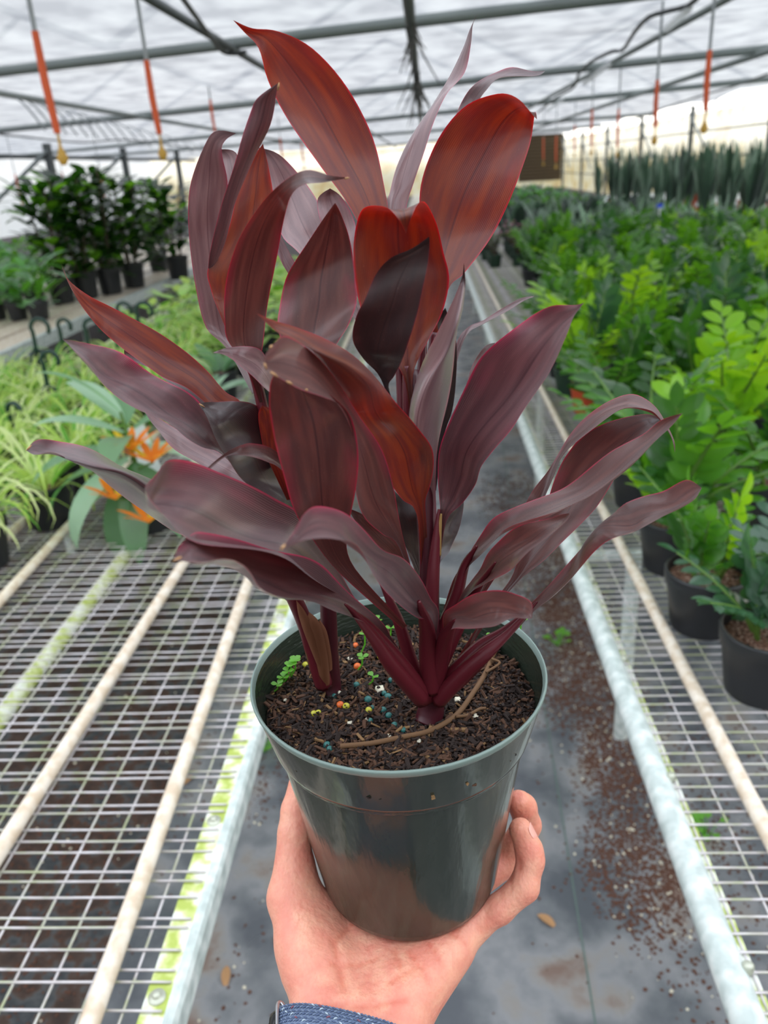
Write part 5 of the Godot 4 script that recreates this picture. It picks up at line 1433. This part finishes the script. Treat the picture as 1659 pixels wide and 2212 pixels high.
# ---------------------------------------------------------------- the watch
func watch():
	var rim := at(859, 1445, 0.44)
	var foot := rim - Vector3(0, POT_TALL, 0)
	var side := flat.cross(Vector3.UP).normalized()
	var to_world := func(p: Vector3) -> Vector3: return foot + (side * p.x + Vector3.UP * p.y + flat * p.z) * 0.01
	# wrist section: flattened round, semi-axes 4.1 and 2.15 cm; the band wraps it, slanting a little
	var centre := Vector3(-3.55, -2.15, -10.4)
	var ring := func(a: float, n: float, lift: float) -> Vector3:
		var c := cos(a); var q := sin(a)
		var e := pow(pow(absf(c), 2.6) + pow(absf(q), 2.6), -1.0 / 2.6)
		return Vector3(centre.x + c * e * (4.15 + lift), centre.y + q * e * (2.3 + lift), centre.z + n - 0.33 * c * e * 4.15)
	var o := thing("wristwatch", "wristwatch with blue woven band and black case on the wrist", "watch", to_world.call(centre))
	var inv := Transform3D(Basis.IDENTITY, -o.position)
	var s := Shape.new()
	var rows := []
	for i in 65:
		var a := TAU * i / 64.0
		var row := []
		for q in [[-1.1, 0.02], [-1.1, 0.2], [-0.9, 0.27], [0.0, 0.3], [0.9, 0.27], [1.1, 0.2], [1.1, 0.02]]: row.append(to_world.call(ring.call(a, q[0], q[1])))
		rows.append(row)
	s.grid(rows)
	var band := part("band", s.done(), M.band_blue, o, inv)
	# woven braid: rows of short slanted threads
	var thread := Shape.new()
	thread.tube([Vector3(-0.0011, 0, 0), Vector3(-0.0004, 0.0005, 0), Vector3(0.0004, 0.0005, 0), Vector3(0.0011, 0, 0)], [0.0002, 0.00042, 0.00042, 0.0002], 6)
	var tm := thread.done()
	for kind in 4:
		var places := []
		for i in 150:
			for j in 12:
				var which := 3 if (i * 7 + j * 5) % 29 == 0 else 2 if (i * 5 + j * 3) % 13 == 0 else (i + j) % 2
				if which != kind: continue
				var a := TAU * (i + 0.5 * (j % 2)) / 150.0
				var nn := -0.99 + 0.18 * j
				var p: Vector3 = to_world.call(ring.call(a, nn, 0.29))
				var p2: Vector3 = to_world.call(ring.call(a + 0.05, nn + (0.11 if j % 2 else -0.11), 0.29))
				var up_: Vector3 = (p - to_world.call(Vector3(centre.x, centre.y, centre.z + nn))).normalized()
				var x := (p2 - p).normalized()
				var z := x.cross(up_).normalized()
				places.append(Transform3D(Basis(x, z.cross(x), z), p - o.position))
		var mm := MultiMesh.new()
		mm.transform_format = MultiMesh.TRANSFORM_3D
		mm.mesh = tm
		mm.instance_count = places.size()
		for k in places.size(): mm.set_instance_transform(k, places[k])
		var mi := MultiMeshInstance3D.new()
		mi.name = "braid"
		mi.multimesh = mm
		mi.material_override = [M.band_blue, M.band_dark, M.band_light, M.band_fleck][kind]
		mi.set_meta("kind", "stuff")
		o.add_child(mi, true)
	# metal loop that joins band and case, and the case on the back of the wrist
	var loop := []
	for q in [[-1.35, 0.25], [-1.3, 0.42], [-0.5, 0.46], [0.5, 0.46], [1.15, 0.44], [1.32, 0.3], [1.2, 0.12], [0.9, 0.1]]:
		loop.append(to_world.call(ring.call(2.52 + 0.05 * q[0], q[0], q[1])))
	part("lug", tube_mesh(smooth_path(loop, 30), 0.0011, 8), M.watch_lug, o, inv)
	s = Shape.new()
	rows = []
	for q in [[0.0, 0.05], [1.6, 0.05], [1.85, 0.2], [1.9, 0.5], [1.75, 0.85], [1.3, 0.98], [0.0, 1.0]]:
		var row := []
		for k in 33:
			var a := TAU * k / 32.0
			var e := pow(pow(absf(cos(a)), 5.0) + pow(absf(sin(a)), 5.0), -0.2)
			row.append(to_world.call(Vector3(centre.x - 4.1 - q[1] * 0.75 + 0.2, centre.y - 0.3 + cos(a) * e * q[0] * 1.02, centre.z + 0.75 + sin(a) * e * q[0] * 0.88)))
		rows.append(row)
	s.grid(rows)
	var case_ := part("case", s.done(), M.watch_case, o, inv)
	s = Shape.new()
	rows = []
	for q in [[1.45, 0.99], [1.2, 1.03], [0.0, 1.05]]:
		var row := []
		for k in 33:
			var a := TAU * k / 32.0
			var e := pow(pow(absf(cos(a)), 5.0) + pow(absf(sin(a)), 5.0), -0.2)
			row.append(to_world.call(Vector3(centre.x - 4.1 - q[1] * 0.75 + 0.2, centre.y - 0.3 + cos(a) * e * q[0] * 1.02, centre.z + 0.75 + sin(a) * e * q[0] * 0.88)))
		rows.append(row)
	s.grid(rows)
	part("glass", s.done(), M.watch_glass, case_)
	part("crown", tube_mesh([to_world.call(Vector3(centre.x - 4.4, centre.y - 0.1, centre.z + 2.3)), to_world.call(Vector3(centre.x - 4.4, centre.y - 0.1, centre.z + 2.6))], 0.003, 12), M.watch_lug, case_)

# ---------------------------------------------------------------- litter on the floor
func scatter(called: String, label: String, category: String, mesh: Mesh, m: Material, spots: Array, size: float, squash: float):
	var places := []
	for q in spots:
		var c := level(q[0], q[1], 0.0)
		for k in q[3]:
			var a := rng.randf() * TAU
			var r: float = q[2] * (rng.randf() + rng.randf()) * 0.6
			var sz := size * rng.randf_range(0.4, 1.3)
			places.append(Transform3D(Basis.from_euler(Vector3(rng.randf(), rng.randf() * TAU, rng.randf())).scaled(Vector3(1, squash, 1) * sz), c + Vector3(cos(a) * r * 0.6, sz * squash * 0.5, sin(a) * r)))
	var mm := MultiMesh.new()
	mm.transform_format = MultiMesh.TRANSFORM_3D
	mm.mesh = mesh
	mm.instance_count = places.size()
	for k in places.size(): mm.set_instance_transform(k, places[k])
	var o := MultiMeshInstance3D.new()
	o.name = called
	o.multimesh = mm
	o.material_override = m
	add_child(o)
	tag(o, label, category, "", "stuff")

func crumbs():
	var crumb := Shape.new()
	crumb.lathe([Vector2(0, -1), Vector2(0.8, -0.5), Vector2(1, 0.1), Vector2(0.6, 0.7), Vector2(0, 0.9)], 6)
	for k in crumb.v.size(): crumb.v[k] *= 1.0 + 0.25 * sin(k * 3.7)
	var cm := crumb.done()
	var patches := [[1240, 1330, 0.28, 3000], [1270, 1480, 0.28, 3600], [1330, 1640, 0.18, 1500], [1340, 1740, 0.2, 600], [1370, 1880, 0.2, 1500], [1180, 1250, 0.3, 2200], [1130, 1080, 0.4, 2500], [1440, 1990, 0.2, 120], [590, 1640, 0.25, 300], [520, 1720, 0.15, 60], [1200, 1700, 0.5, 160], [1080, 900, 0.5, 300], [800, 2100, 0.5, 60], [520, 2100, 0.2, 30], [1550, 1700, 0.4, 700], [1600, 2000, 0.4, 500], [100, 1900, 0.5, 900], [250, 1650, 0.5, 900]]
	scatter("spilled_soil", "brown potting soil crumbs spilled along the right side of the aisle", "soil", cm, M.bark_floor, patches, 0.0036, 0.4)
	var white := []
	for p in patches: white.append([p[0], p[1], p[2] * 1.3, int(p[3] * 0.022) + 8])
	scatter("spilled_perlite", "tiny white perlite grains scattered over the aisle floor", "perlite", cm, M.perlite, white, 0.0032, 0.8)
	var leaf := blade(0.022, 0.018, 0.6, 0.4, 0.1, 4, 3).done()
	for w in [[1204, 1395, "small green weed growing by the spilled soil right of the pot"], [572, 1625, "small green weed under the left bench edge"], [1525, 1810, "small green weed seen through the mesh of the right bench"]]:
		var o := thing("floor_weed", w[2], "weed", level(w[0], w[1], 0.0), 0, "weeds on the floor")
		for q in 14:
			var a := rng.randf() * TAU
			var tip := Vector3(cos(a) * rng.randf_range(0.01, 0.035), rng.randf_range(0.02, 0.05), sin(a) * rng.randf_range(0.01, 0.04))
			var st := part("stem", tube_mesh([Vector3.ZERO, tip], 0.001, 5), M.seedling, o)
			part("leaf", leaf, M.seedling, st, Transform3D(basis_yz(Vector3(cos(a), 0.4, sin(a)), Vector3.UP), tip))
	for l in [[395, 1697, "tan dead leaf on the ground seen through the left bench mesh"], [1160, 1975, "small tan dead leaf on the floor beside the little finger"], [490, 2085, "curled brown dead stem on the floor left of the wrist"]]:
		var o := thing("dead_leaf", l[2], "dead leaf", level(l[0], l[1], 0.004), rng.randf() * TAU, "dead leaves on the floor")
		part("blade", blade(0.05, 0.02, 0.5, 0.8, 0.5, 6, 3).done(), M.dry_tip, o, Transform3D(basis_yz(Vector3(0, 0.05, 1), Vector3.UP), Vector3.ZERO))
